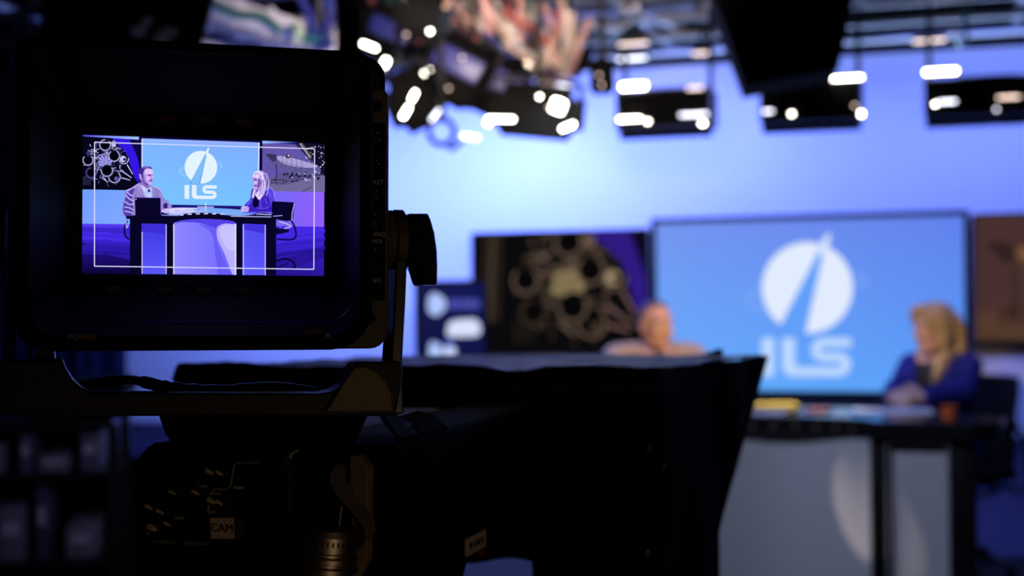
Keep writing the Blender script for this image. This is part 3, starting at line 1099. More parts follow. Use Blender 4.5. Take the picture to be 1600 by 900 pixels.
        m_.loft([L0, L1, [p_ + Vector((0, 0.008, 0)) for p_ in L1], [p_ + Vector((0, 0.008, 0)) for p_ in L0]], False, False, False, False)
        m_.build('lapel', jacket_mat, jk)
    # hair
    hm = MB()
    hm.sphere(h(0, 0.016, 0.034), (0.083 * k, 0.103 * k, 0.099 * k), 28, 20, HR)
    if female:
        for s in (-1, 1):
            for i in range(5):
                a = -0.2 + i * 0.42
                x0_, y0_ = s * 0.078 * cos(a * 0.8), 0.0 + 0.055 * i * 0.45
                hm.tube([h(x0_ * 0.75, y0_ - 0.035, 0.085), h(x0_ * 1.06, y0_ - 0.02, 0.03), h(x0_ * 1.10, y0_ - 0.012, -0.05), h(x0_ * 1.02 + s * 0.006, y0_ - 0.03, -0.13),
                         h(x0_ * 1.0, y0_ - 0.06, -0.20), h(x0_ * 0.85, y0_ - 0.075, -0.25)], [0.018, 0.020, 0.021, 0.023, 0.021, 0.007], 10)
        for x_ in (-0.05, -0.017, 0.017, 0.05):
            hm.tube([h(x_, 0.075, 0.06), h(x_ * 1.1, 0.102, -0.02), h(x_ * 1.1, 0.095, -0.10), h(x_, 0.10, -0.19)], [0.03, 0.034, 0.034, 0.014], 10)
        # fringe swept to both sides of the brow
        for s in (-1, 1):
            hm.tube([h(0.006 * s, -0.05, 0.118), h(0.035 * s, -0.082, 0.096), h(0.066 * s, -0.066, 0.055), h(0.080 * s, -0.03, 0.0)], [0.014, 0.020, 0.018, 0.02], 10)
        mh = fuse(hm, 0.006, 4)
    else:
        for s in (-1, 1):
            hm.sphere(h(s * 0.070, 0.01, 0.02), (0.012, 0.03, 0.045), 12, 8, HR)
        mh = fuse(hm, 0.006, 3)
        bm = bmesh.new()
        bm.from_mesh(mh)
        HI = HR.transposed()
        kill = []
        for f in bm.faces:
            q_ = HI @ (f.calc_center_median() - H) / HS
            side = abs(q_.x)
            line = min(0.012, -0.058 + max(0.0, 0.122 - q_.z) * 1.0 + (0.012 if side > 0.045 else 0))          # receding at the brow
            if q_.y < line or q_.z < -0.045 or (q_.y < 0.004 and q_.z < 0.055 and q_.z < 0.02 and side > 0.05) :
                kill.append(f)
        bmesh.ops.delete(bm, geom=kill, context='FACES')
        bm.to_mesh(mh)
        bm.free()
    link('hair', mh, hair_mat, root)
    return root


M['skin_w'] = mat('fair_skin', (0.62, 0.36, 0.25), 0.5, nscale=30, nvar=0.06)
M['skin_m'] = mat('ruddy_skin', (0.66, 0.36, 0.22), 0.5, nscale=30, nvar=0.06)
M['eyewhite'] = mat('eye_white', (0.7, 0.68, 0.66), 0.2)
M['lips'] = mat('lip_rose', (0.42, 0.14, 0.12), 0.4)
M['blond'] = mat('blond_hair', (0.50, 0.36, 0.17), 0.5, nscale=60, nvar=0.35, bump=0.5, bscale=120)
M['brown'] = mat('brown_hair', (0.045, 0.033, 0.026), 0.65, nscale=80, nvar=0.3)
M['bluejacket'] = mat('royal_blue_wool', (0.018, 0.022, 0.20), 0.8, nscale=60, bump=0.3, bscale=500, spec=0.15)
M['tanjacket'] = mat('light_tan_wool', (0.38, 0.29, 0.20), 0.85, nscale=60, bump=0.3, bscale=500, spec=0.2)
M['blacktop'] = mat('black_jersey', (0.01, 0.01, 0.012), 0.8)
M['greyshirt'] = mat('grey_blue_shirt', (0.25, 0.27, 0.40), 0.8)
M['trousers'] = mat('dark_trousers', (0.012, 0.012, 0.02), 0.85, spec=0.1)

wp = P(1465, 450, 6.80)
WOMAN = Frame(Vector((wp.x, wp.y, 0.0)), radians(-17.2 - 24))
mp_ = P(1022, 450, 7.12)
MAN = Frame(Vector((mp_.x, mp_.y, 0.045)), radians(-17.2 + 22))
make_person('person in royal blue jacket with long blond hair seated at the desk', WOMAN, None, True, (radians(-30), radians(4)),
            ((Vector((-0.17, -0.10, 0.885)), Vector((-0.105, -0.29, 0.868)), Vector((-0.01, -0.37, 0.865))),
             (Vector((0.17, -0.10, 0.885)), Vector((0.060, -0.29, 0.874)), Vector((-0.045, -0.345, 0.886)))),
            M['blond'], M['bluejacket'], M['blacktop'], M['skin_w'])
make_person('person in tan jacket with short receding hair seated behind the hood', MAN, None, False, (radians(20), radians(2)),
            ((Vector((-0.28, -0.12, 0.86)), Vector((-0.15, -0.35, 0.815)), Vector((-0.09, -0.46, 0.805))),
             (Vector((0.28, -0.14, 0.86)), Vector((0.15, -0.38, 0.815)), Vector((0.07, -0.48, 0.805)))),
            M['brown'], M['tanjacket'], M['greyshirt'], M['skin_m'])
make_chair('office_chair', 'black swivel chair with loop arms behind the woman in blue', Frame(WOMAN.w(0.0, 0.08, 0), radians(-17.2 - 36)))
make_chair('office_chair', 'black swivel chair under the man in tan jacket', Frame(MAN.w(0.0, 0.10, -0.045), radians(-17.2 + 22)))
# ================================================================ lighting grid
GZ = 2.68                                            # height of the pipes that run along the set wall
e = thing('lighting_grid', 'ceiling grid of grey steel pipes hung on rods over the set', 'lighting grid', WF)
for y in (-0.45, -0.95, -1.45, -2.0, -2.6, -3.3, -4.2):
    MB().cyl((-4.0, y, GZ), (2.6, y, GZ), 0.024, n=12).build('pipe', M['steel'], e)
for x in (-3.4, -2.5, -1.6, -0.7, 0.2, 1.1, 2.0):
    MB().cyl((x, -4.4, GZ + 0.05), (x, -0.3, GZ + 0.05), 0.024, n=12).build('cross_pipe', M['steel'], e)
    for y in (-0.95, -2.6):
        MB().cyl((x, y, GZ), (x, y, 3.71), 0.008, n=8).build('hanger_rod', M['steel'], e)
# cable trays over the pipes
for y, zz in ((-0.7, 2.86), (-1.7, 2.93), (-2.9, 2.90)):
    m = MB()
    m.box((-0.6, y, zz), (6.4, 0.16, 0.012)).box((-0.6, y - 0.08, zz + 0.03), (6.4, 0.008, 0.06)).box((-0.6, y + 0.08, zz + 0.03), (6.4, 0.008, 0.06))
    m.build('cable_tray', M['steel'], e)
    for x in (-3.4, -1.6, 0.2, 2.0):
        MB().cyl((x, y, zz), (x, y, 3.71), 0.006, n=6).build('hanger_rod', M['steel'], e)


def hang(e, Fm, x, y, z, top=None):
    """stem and clamp up to the grid"""
    wpt = Fm.w(x, y, z)
    g = WF.l(wpt)
    dz = (GZ + (0.03 if top is None else top)) - wpt.z
    if dz > 0.02:
        iz = Fm.I.to_3x3() @ Vector((0, 0, dz))
        a = Vector((x, y, z))
        MB().cyl(a, a + iz, 0.012, n=10).build('stem', M['satin'], e)
        MB().box(a + iz, (0.06, 0.06, 0.07), bevel=0.01).build('clamp', M['steel'], e)


def light_bank(label, px0, px1, py0, py1, d, tubes, extra=(), group='light banks over the set'):
    """flat studio light bank hung under the grid: housing, reflector, glowing tubes for lit-edge glints, doors, yoke"""
    cx = P((px0 + px1) / 2, (py0 + py1) / 2, d)
    Fm = Frame(cx, THETA)
    e = thing('light_bank', label, 'studio light', Fm, group)
    a, b = Fm.hit(px0, (py0 + py1) / 2), Fm.hit(px1, (py0 + py1) / 2)
    zt, zb = Fm.hit((px0 + px1) / 2, py0).z, Fm.hit((px0 + px1) / 2, py1).z
    w_, h_ = b.x - a.x, zt - zb
    mx = (a.x + b.x) / 2
    mz = (zt + zb) / 2
    MB().box((mx, 0.10, mz), (w_, 0.16, h_), bevel=0.012).build('housing', M['matte'], e)
    frame_bars(mx - w_ / 2 + 0.012, mx + w_ / 2 - 0.012, mz - h_ / 2 + 0.012, mz + h_ / 2 - 0.012, 0.012, -0.02, 0.03).build('front_frame', M['satin'], e)
    m = MB()
    for k in range(9):
        x = mx - w_ / 2 + w_ * (k + 0.5) / 9
        m.box((x, 0.005, mz), (0.004, 0.03, h_ - 0.03))
    o = m.build('louver', M['satin'], e)
    o['kind'] = 'stuff'
    MB().box((mx, 0.03, zb - 0.022), (w_ * 0.98, 0.006, 0.05), Matrix.Rotation(radians(40), 3, 'X')).build('barn_door', M['matte'], e)
    MB().box((mx, 0.10, zt + 0.008), (w_ * 0.5, 0.10, 0.015), bevel=0.004).build('ballast', M['satin'], e)
    for px, py, lw, lh, mt in tubes:
        q = Fm.hit(px, py, -0.022)
        s = d / FPX
        lw, lh = max(4, lw - 14), max(3.5, lh - 12)
        MB().tube([(q.x - lw * s / 2, -0.024, q.z), (q.x + lw * s / 2, -0.024, q.z)], lh * s / 2, 10).build('glint_tube', M[mt], e)  # glowing tube stands in for a lit edge of the bank
    for s in (-1, 1):
        MB().box((mx + s * w_ * 0.46, 0.10, zt + 0.06), (0.02, 0.03, 0.12)).build('bracket', M['satin'], e)
        hang(e, Fm, mx + s * w_ * 0.46, 0.10, zt + 0.05)
    return e


light_bank('light bank left of the big black hood, two glowing glints along its foot', 964, 1112, 140, 200, 6.5,
           [(990, 135, 52, 20, 'tube'), (1086, 138, 38, 9, 'glintdim'), (984, 186, 48, 10, 'tube'), (1012, 190, 14, 9, 'tube'), (1084, 179, 56, 10, 'glintsoft'), (1098, 193, 20, 10, 'tube')])
light_bank('light bank directly under the big black hood, a round glowing glint at its foot', 1188, 1346, 122, 190, 6.4,
           [(1324, 122, 58, 15, 'tube'), (1200, 174, 28, 9, 'glintsoft'), (1237, 178, 12, 14, 'tube'), (1346, 178, 14, 18, 'tube'), (1336, 165, 14, 9, 'glintdim')])
light_bank('light bank at the frame edge over the brown hangar picture', 1444, 1640, 120, 180, 6.2,
           [(1470, 112, 62, 18, 'tube'), (1480, 159, 40, 12, 'glintsoft'), (1461, 163, 12, 12, 'tube'), (1576, 152, 46, 9, 'glintdim'), (1557, 171, 12, 12, 'glintsoft')])
# made-up glowing battens where stretches of grid pipe catch light
for lab, px, py, lw, lh, d, mt in (('slim glowing stand-in for lit pipe above the light bank left of the black hood', 988, 92, 58, 8, 6.9, 'glintsoft'),
                                   ('slim glowing stand-in for lit pipe in the upper row left of the black hood', 990, 69, 60, 10, 6.6, 'glintdim'),
                                   ('short slim glowing stand-in for lit pipe close to the black hood', 1096, 84, 40, 6, 6.8, 'glintdim'),
                                   ('slim glowing stand-in for lit pipe above the light bank at the frame edge', 1452, 64, 62, 9, 6.5, 'glintdim')):
    Fm = Frame(P(px, py, d), THETA)
    e = thing('glint_batten', lab, 'studio light', Fm, 'slim glowing stand-ins for lit pipe under the grid')
    s = d / FPX
    lw, lh = lw - 12, 3.0
    MB().box((0, 0.02, 0.012), (lw * s, 0.05, lh * s + 0.02), bevel=0.004).build('housing', M['satin'], e)
    MB().tube([(-lw * s * 0.48, -0.012, 0), (lw * s * 0.48, -0.012, 0)], lh * s / 2, 10).build('glint_tube', M[mt], e)
    hang(e, Fm, 0, 0.02, 0.02)

# ---- big black hood hanging between the banks, nearer to the lens
HB = Frame(P(1235, 75, 4.4), radians(-8))
e = thing('light_hood', 'large black tapered light hood hanging in front of the light banks', 'studio light', HB)
tl, tr, bl, br = HB.hit(1108, -30), HB.hit(1340, -30), HB.hit(1164, 132), HB.hit(1312, 104)
tk = lambda q, y0, y1: [(q[0].x, y0, q[0].z), (q[1].x, y0, q[1].z), (q[1].x, y1, q[1].z), (q[0].x, y1, q[0].z)]
up = [Vector((q.x, 0, q.z + 0.14)) for q in (tl, tr)]
m = MB().loft([tk((bl, br), 0.04, 0.34), tk((tl, tr), 0.0, 0.45), tk(up, 0.0, 0.45)])
m.build('skirt', M['matte'], e)
MB().box(((tl.x + tr.x) / 2, 0.22, tl.z + 0.17), ((tr.x - tl.x) * 0.8, 0.36, 0.06), bevel=0.01).build('lamp_box', M['black'], e)
for s in (0.25, 0.75):
    x = tl.x + (tr.x - tl.x) * s
    zt = 3.70 - HB.M.translation.z
    MB().cyl((x, 0.22, tl.z + 0.18), (x, 0.22, zt), 0.012, n=10).build('stem', M['satin'], e)

# ---- small clamp lamp between the cluster and the banks
Fm = Frame(P(941, 130, 5.6), THETA)
e = thing('clamp_lamp', 'small black clamp lamp hanging alone beside the lamp cluster', 'studio light', Fm, 'clustered lamps')
MB().lathe([(0.02, 0.10), (0.045, 0.09), (0.05, -0.02), (0.04, -0.04), (0.001, -0.03)]).build('housing', M['matte'], e)
MB().sphere((0.0, -0.05, 0.025), 0.005).build('lamp', M['glintdim'], e)
MB().sphere((0.01, -0.05, -0.015), 0.005).build('lamp', M['glintdim'], e)
hang(e, Fm, 0, 0, 0.10)


# ---- the cluster of lamp heads left of the banks
def lamp_head(label, px, py, w, h, d, roll, lamps, body='matte', back=None, yaw=0.0, stemx=0.0):
    Rm = Matrix.Rotation(yaw, 3, 'Z') @ Matrix.Rotation(roll, 3, 'Y')
    Fm = Frame(P(px, py, d), mat3=Rm)
    e = thing('lamp_head', label, 'studio light', Fm, 'clustered lamps')
    s = d / FPX
    W, H = w * s, h * s
    m = MB()
    m.loft([at_y(rrect(-W / 2, W / 2, -H / 2, H / 2, 0.012, 3), 0.0), at_y(rrect(-W / 2, W / 2, -H / 2, H / 2, 0.012, 3), 0.14),
            at_y(rrect(-W * 0.3, W * 0.3, -H * 0.3, H * 0.3, 0.012, 3), 0.22)], True, True, True)
    m.build('housing', M[body], e)
    frame_bars(-W / 2 + 0.012, W / 2 - 0.012, -H / 2 + 0.012, H / 2 - 0.012, 0.014, -0.022, 0.01).build('front_frame', M['matte'], e)
    if back:
        MB().box((0, -0.004, H * 0.22), (W * 0.86, 0.012, H * 0.5), bevel=0.003).build('lit_back', M[back], e)  # back of the head painted as if lit blue
    for sx, sz, sw_, sh_ in ((-1, 0, 0.006, H * 0.9), (1, 0, 0.006, H * 0.9), (0, 1, W * 0.9, 0.006), (0, -1, W * 0.9, 0.006)):
        R = Matrix.Rotation(radians(28) * sx, 3, 'Z') if sx else Matrix.Rotation(radians(-28) * sz, 3, 'X')
        MB().box((sx * (W / 2 + 0.015), -0.045, sz * (H / 2 + 0.015)), (sw_ if sx else W * 0.9, 0.07, sh_ if sx else 0.006), R).build('barn_door', M['matte'], e)
    for kind, lx, ly, lw, lh, la, mt in lamps:
        q = Fm.hit(lx, ly, -0.10)
        lw, lh = max(4.0, lw - 15), max(4.0, lh - 13)
        if kind == 't':
            a = la + 0
            hx, hz = lw * s / 2 * cos(a), -lw * s / 2 * sin(a)
            # the angle is given as it is seen, so undo the head's own roll
            v = Rm.transposed() @ Vector((hx, 0, hz))
            MB().tube([q - v, q + v], lh * s / 2, 10).build('glint_tube', M[mt], e)  # glowing tube for light caught on a fixture edge
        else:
            MB().sphere(q, lw * s / 2).build('glint_bulb', M[mt], e)  # glowing ball in place of a shiny clamp's glint
    # yoke
    m = MB().tube([(-W / 2 - 0.02, 0.07, 0), (-W / 2 - 0.02, 0.07, H / 2 + 0.06), (0, 0.07, H / 2 + 0.085), (W / 2 + 0.02, 0.07, H / 2 + 0.06), (W / 2 + 0.02, 0.07, 0)], 0.011, 8)
    m.build('yoke', M['satin'], e)
    hang(e, Fm, 0, 0.07, H / 2 + 0.075)
    return e


RD = radians
lamp_head('black lamp head nearest the viewfinder, a long glowing glint on its left', 648, 160, 58, 66, 4.75, RD(-24),
          [('t', 646, 150, 30, 17, RD(-62), 'tube'), ('t', 634, 175, 34, 18, RD(-58), 'tube'), ('t', 680, 180, 36, 14, RD(-52), 'glintsoft')])
lamp_head('lamp head with back painted blue-lit high in the cluster', 708, 112, 92, 76, 5.05, RD(28),
          [('t', 667, 112, 28, 16, RD(-30), 'tube'), ('b', 722, 90, 16, 0, 0, 'glintdim'), ('b', 701, 138, 16, 0, 0, 'glintdim')], back='blue_lit')
lamp_head('lamp head with back painted blue-lit low in the cluster', 778, 140, 86, 70, 5.4, RD(26),
          [('t', 748, 142, 27, 15, RD(18), 'tube'), ('b', 727, 157, 15, 0, 0, 'glintdim'), ('b', 780, 102, 18, 0, 0, 'glintdim')], back='blue_lit')
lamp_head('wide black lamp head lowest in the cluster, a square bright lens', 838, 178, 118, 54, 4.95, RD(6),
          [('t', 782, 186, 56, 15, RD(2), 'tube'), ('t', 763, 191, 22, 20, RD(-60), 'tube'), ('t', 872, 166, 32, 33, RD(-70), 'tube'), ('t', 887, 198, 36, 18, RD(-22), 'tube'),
           ('b', 843, 151, 18, 0, 0, 'tube'), ('b', 858, 168, 16, 0, 0, 'glintdim')])
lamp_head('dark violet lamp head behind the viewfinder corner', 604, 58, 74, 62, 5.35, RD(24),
          [('t', 577, 72, 38, 15, RD(22), 'tube'), ('t', 602, 98, 26, 20, RD(-62), 'tube'), ('b', 621, 90, 15, 0, 0, 'glintdim'), ('b', 595, 111, 14, 0, 0, 'glintdim')], back='blue_lit')
lamp_head('small lamp head at the top of the cluster, a round glowing glint', 662, 30, 56, 44, 4.45, RD(14),
          [('b', 672, 49, 20, 0, 0, 'tube'), ('b', 635, 54, 15, 0, 0, 'glintdim'), ('b', 560, 8, 16, 0, 0, 'tube')])
lamp_head('small lamp head among the cables, two pinkish glowing glints', 800, 78, 64, 44, 5.75, RD(-14),
          [('b', 797, 69, 22, 0, 0, 'glintsoft'), ('b', 780, 102, 18, 0, 0, 'glintdim'), ('b', 834, 92, 15, 0, 0, 'glintdim'), ('b', 850, 100, 14, 0, 0, 'glintdim')])
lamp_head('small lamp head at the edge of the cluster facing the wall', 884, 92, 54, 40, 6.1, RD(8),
          [('t', 889, 83, 26, 14, 0, 'tube'), ('b', 862, 112, 18, 0, 0, 'glintdim'), ('t', 880, 135, 40, 22, RD(-14), 'glintsoft')])
# hanging ring hook under the cluster
Fm = Frame(P(690, 206, 4.7), 0.15)
e = thing('hanging_ring', 'dark round ring hook hanging lowest below the lamp cluster', 'hook', Fm)
m = MB()
n = 28
m.tube([(0.042 * cos(2 * pi * k / n), 0, 0.042 * sin(2 * pi * k / n)) for k in range(n + 1)], 0.010, 8)
m.build('ring', M['satin'], e)
MB().tube([(0.02, 0, -0.04), (0.03, 0, -0.06), (0.07, 0, -0.03)], 0.009, 8).build('hook_tip', M['satin'], e)
MB().cyl((0.0, 0, 0.042), (0.0, 0, 0.14), 0.014, n=10).build('shank', M['satin'], e)
MB().tube([(0.045, -0.02, -0.005), (0.10, -0.02, -0.012)], 0.006, 10).build('glint_tube', M['glintsoft'], e).location = (0.02, 0, -0.01)  # glowing tube for the highlight beside the ring
hang(e, Fm, 0, 0, 0.13)

# ---- cables looped over the grid
CABC = {'beige': (0.62, 0.46, 0.36), 'pink': (0.62, 0.34, 0.31), 'red': (0.45, 0.12, 0.11), 'green': (0.03, 0.22, 0.15), 'white': (0.7, 0.66, 0.62), 'dark blue': (0.03, 0.04, 0.25)}
CM = {k: mat('cable_' + k.replace(' ', '_'), v, 0.38, nscale=10) for k, v in CABC.items()}
rnd = random.Random(21)
CL = ['beige', 'pink', 'beige', 'white', 'red', 'beige', 'white', 'green', 'pink', 'dark blue', 'beige', 'red', 'white', 'green', 'beige', 'pink', 'white', 'beige', 'red', 'green',
      'beige', 'white', 'pink', 'beige', 'dark blue', 'white', 'beige', 'pink', 'white', 'beige', 'red', 'beige', 'white', 'pink']
for i, c in enumerate(CL):
    tt = i / (len(CL) - 1)
    px, py = 625 + 235 * tt + rnd.uniform(-25, 25), -5 + 70 * tt + rnd.uniform(-25, 30)
    d = rnd.uniform(5.3, 5.9)
    c0 = P(px, py, d)
    g = max(2.62, c0.z + 0.12)
    W_ = rnd.uniform(0.05, 0.16)
    drop = rnd.uniform(0.10, 0.30)
    sk = rnd.uniform(-0.08, 0.12)
    pts3 = []
    for k in range(17):
        a = -1 + 2 * k / 16
        pts3.append(Vector((c0.x + W_ * a + sk * (1 - a * a), c0.y + 0.05 * sin(3 * a + i), c0.z + 0.10 - drop * (1 - a * a) + 0.02 * sin(7 * a + i))))
    o = MB().tube(pts3, rnd.uniform(0.008, 0.016), 6).build('cable', CM[c])
    tag(o, c + ' cable looped among the clustered lamps under the grid', 'cable', c + ' cables looped among the clustered lamps')
# straight feed cables
for i, (c, a, b) in enumerate((('green', (870, 100), (905, 60)), ('green', (1488, 45), (1510, 62)), ('white', (925, 40), (1000, 20)))):
    A_, B_ = P(*a, 6.0), P(*b, 6.4)
    g_ = WF.w(WF.l(B_).x, -0.95, GZ + 0.03)
    o = MB().tube([A_, A_.lerp(B_, 0.5) - Vector((0, 0, 0.05)), B_, B_.lerp(g_, 0.5), g_, g_ + Vector((0.05, 0, -0.01))], 0.012, 6).build('feed_cable', CM[c])
    tag(o, ('short green cable hanging beside the lamp cluster', 'short green cable over the light bank at the frame edge', 'white cable strung along the grid left of the black hood')[i], 'cable')

# ================================================================ upper left: pale duct between two black flags
AF = Frame(P(420, 40, 4.6), radians(6))
e = thing('air_duct', 'pale slanting air duct seen between black flags above the viewfinder', 'duct', AF)
a, b = AF.hit(300, 8, 0.5), AF.hit(545, 84, 0.5)
d_ = (b - a).normalized()
m = MB()
R = Matrix.Rotation(-math.atan2(d_.z, d_.x), 3, 'Y')
c = (a + b) / 2
m.box(c - d_ * 0.3, ((b - a).length + 0.6, 0.28, 0.085), R, bevel=0.006)
m.build('duct_body', M['white'], e)
for k in range(5):
    t = (k + 0.5) / 5
    MB().box(a.lerp(b, t), (0.018, 0.30, 0.105), R).build('duct_flange', M['white'], e)
MB().box(c + Vector((-0.16, 0.12, -0.13)), (0.7, 0.04, 0.16), R, bevel=0.004).build('side_panel', M['white'], e)
for x in (-0.5, 0.18):
    q_ = c + d_ * x
    MB().cyl(q_, (q_.x, q_.y, 3.70 - AF.M.translation.z), 0.008, n=8).build('hanger_rod', M['steel'], e)
for nm, col, pts in (('green cable draped over the pale duct near its top', 'green', [(330, 4), (372, 22), (410, 26), (440, 50)]),
                     ('dark blue cable hanging over the foot of the pale duct', 'dark blue', [(470, -4), (486, 30), (492, 58), (500, 74)]),
                     ('thick blue cable at the right end of the pale duct', 'dark blue', [(512, -6), (516, 26), (510, 52), (514, 76)]),
                     ('green cable hanging at the right end of the pale duct', 'green', [(455, 40), (480, 62), (496, 60), (520, 66)])):
    o = MB().tube([AF.w(*AF.hit(*q_, 0.28 if 'thick' in nm else 0.31)) for q_ in smooth_poly(pts, 4, False)], 0.02 if 'thick' in nm else 0.014, 8).build('duct_cable', CM[col])
    tag(o, nm, 'cable')
o = MB().sphere(AF.w(*AF.hit(466, 54, 0.25)), (0.02, 0.02, 0.028)).build('cable_connector', mat('pale_green_plastic', (0.55, 0.75, 0.5), 0.4))
tag(o, 'pale green connector on a cable over the duct', 'connector')
for lab, poly, dd in (('black flag panel hanging left of the pale duct', [(62, -60), (338, -60), (330, 8), (312, 74), (62, 74)], 4.1),
                      ('narrow black flag panel hanging right of the pale duct', [(526, -60), (572, -60), (560, 90), (526, 90)], 3.9)):
    Fm = Frame(P(poly[0][0] + 40, 0, dd), 0)
    e = thing('flag_panel', lab, 'flag', Fm)
    pp = [Fm.hit(*q_) for q_ in poly]
    MB().prism([(q_.x, q_.z) for q_ in pp], 0.0, 0.02).build('panel', M['matte'], e)
    x_ = (min(q_.x for q_ in pp) + max(q_.x for q_ in pp)) / 2
    zt = max(q_.z for q_ in pp)
    MB().cyl((x_, 0.01, zt - 0.05), (x_, 0.01, 3.70 - Fm.M.translation.z), 0.012, n=8).build('stem', M['satin'], e)
fl = [o for o in bpy.data.objects if o.get('label') == 'black flag panel hanging left of the pale duct'][0]
for px, py, tilt in ((216, 48, -0.8), (252, 60, 0.1)):
    q_ = fl.matrix_world.inverted() @ P(px, py, 4.07)
    MB().sphere(q_, (0.024, 0.035, 0.018)).box(q_ + Vector((0.02, 0, 0.02)), (0.05, 0.02, 0.02), Matrix.Rotation(tilt, 3, 'Y'), 0.004).build('clamp', M['white'], fl)
spot('duct_fill', P(430, 120, 4.0), P(420, 40, 5.0), 13, (0.22, 0.30, 1.0), 70, 0.6, 0.1)  # added spot, gives the duct the look of spill light

# ================================================================ left edge: drape, equipment shelf, cases
m = MB()
a, b = P(-160, 450, 7.6), P(196, 450, 8.6)
n = 150
top, bot = [], []
dirv = (b - a).normalized()
nor = Vector((dirv.y, -dirv.x, 0))
for k in range(n + 1):
    t = k / n
    q_ = a.lerp(b, t) + nor * (0.06 * sin(t * 2 * pi * 11) + 0.025 * sin(t * 2 * pi * 4.3 + 1))
    top.append(Vector((q_.x, q_.y, 3.4)))
    bot.append(Vector((q_.x, q_.y, 0.03)))
m.loft([bot, top, [q_ + nor * -0.01 for q_ in top], [q_ + nor * -0.01 for q_ in bot]], False, False, True, False)
o = m.build('curtain', M['curtain'])
tag(o, 'dark blue pleated curtain hanging at the left end of the set', 'curtain')

pr = MB().cyl(Vector((a.x, a.y, 3.43)) - dirv * 0.2, Vector((b.x, b.y, 3.43)) + dirv * 0.1, 0.02, n=10).build('rail', M['steel'], o)
for t in (0.1, 0.9):
    q_ = a.lerp(b, t)
    MB().cyl((q_.x, q_.y, 3.42), (q_.x, q_.y, 3.71), 0.008, n=8).build('hanger_rod', M['steel'], pr)

SHF = Frame(Vector((P(95, 450, 3.9).x, 3.9, 0)), radians(10))
e = thing('equipment_shelf', 'dark metal shelf unit loaded with pale boxes behind the camera', 'shelf', SHF)
xl, xr = SHF.hit(-60, 700).x, SHF.hit(178, 700).x
for x in (xl, xr):
    for y in (0.0, 0.34):
        MB().box((x, y, 0.52), (0.03, 0.03, 1.04)).build('post', M['satin'], e)
MB().box(((xl + xr) / 2, 0.355, 0.53), (xr - xl + 0.03, 0.01, 1.04)).build('blocking_panel', M['matte'], e)  # added dark sheet, blocks the lit floor behind the shelf
SHZ = [0.12, 0.40, 0.66, 0.90]
for z in SHZ + [1.04]:
    MB().box(((xl + xr) / 2, 0.17, z), (xr - xl, 0.36, 0.02)).build('shelf_board', M['satin'], e)
M['boxes'] = [mat('pale_box_%d' % k, c, 0.7) for k, c in enumerate(((0.3, 0.28, 0.33), (0.2, 0.18, 0.24), (0.10, 0.10, 0.16), (0.34, 0.32, 0.34), (0.3, 0.06, 0.05)))]
rnd = random.Random(5)
rows_lab = ('on the bottom shelf', 'on the second shelf from the floor', 'on the third shelf from the floor', 'on the top loaded shelf')
BN = ('tall pale binder', 'low grey box', 'narrow pale case', 'wide grey binder box', 'slim white folder box', 'squat dark grey case')
for r_, z in enumerate(SHZ):
    x = xl + 0.03
    k = 0
    hmax = (SHZ + [1.04])[r_ + 1] - z - 0.03
    while k < 6:
        w_ = (0.05, 0.09, 0.04, 0.07, 0.03, 0.08)[(k + r_) % 6]
        h_ = hmax * (0.92, 0.5, 0.8, 0.7, 0.95, 0.42)[(k + r_) % 6]
        if x + w_ > xr - 0.02:
            break
        o = MB().box((0, 0, h_ / 2), (w_, 0.24, h_), bevel=0.004).build('storage_box', M['boxes'][4 if (r_, k) == (1, 3) else (k * 2 + r_) % 4])
        MB().box((0, -0.1215, h_ * 0.6), (w_ * 0.6, 0.003, h_ * 0.25)).build('spine_label', M['paper'], o)
        o.matrix_world = SHF.M @ Matrix.Translation((x + w_ / 2, 0.14, z + 0.0102))
        nm = BN[(k + r_) % 6] if (r_, k) != (1, 3) else 'red box'
        tag(o, nm + ' ' + rows_lab[r_] + ' of the shelf unit', 'box', 'boxes on the shelf unit')
        x += w_ + rnd.uniform(0.015, 0.05)
        k += 1
CSF = Frame(SHF.w(SHF.hit(120, 600).x, 0.16, 1.05), radians(4))
e = thing('equipment_case', 'black ribbed equipment case lying on top of the shelf unit', 'case', CSF)
MB().box((0, 0, 0.055), (0.26, 0.22, 0.11), bevel=0.012).build('shell', M['matte'], e)
MB().tube([(-0.05, -0.115, 0.06), (-0.04, -0.14, 0.06), (0.04, -0.14, 0.06), (0.05, -0.115, 0.06)], 0.008, 8).build('handle', M['satin'], e)
MB().box((0, 0, 0.062), (0.262, 0.222, 0.006)).build('rim', M['steel'], e)
RCF = Frame(Vector((P(262, 705, 4.3).x, 4.3, 0)), radians(-4))  # black case put in to darken the strip beside the shelf
e = thing('filler_case', 'tall black road case with steel edges added to darken the gap beside the shelf unit', 'case', RCF)
MB().box((0, 0.2, 0.50), (0.26, 0.40, 0.80), bevel=0.008).build('shell', M['matte'], e)
for sx in (-1, 1):
    MB().box((sx * 0.128, 0.002, 0.50), (0.012, 0.008, 0.79)).build('edge_rail', M['satin'], e)
MB().box((0, -0.002, 0.62), (0.262, 0.006, 0.012)).build('lid_seam', M['satin'], e)
for sx in (-1, 1):
    for sy in (0.06, 0.34):
        MB().cyl((sx * 0.10 - 0.012, sy, 0.05), (sx * 0.10 + 0.012, sy, 0.05), 0.05, n=16).build('wheel', M['satin'], e)
area('shelf_fill', P(330, 520, 3.0), SHF.w(0, 0, 0.8), 1.0, (0.5, 0.45, 1.0), 0.3, 0.3)  # unseen fill on the shelf boxes, no fixture built
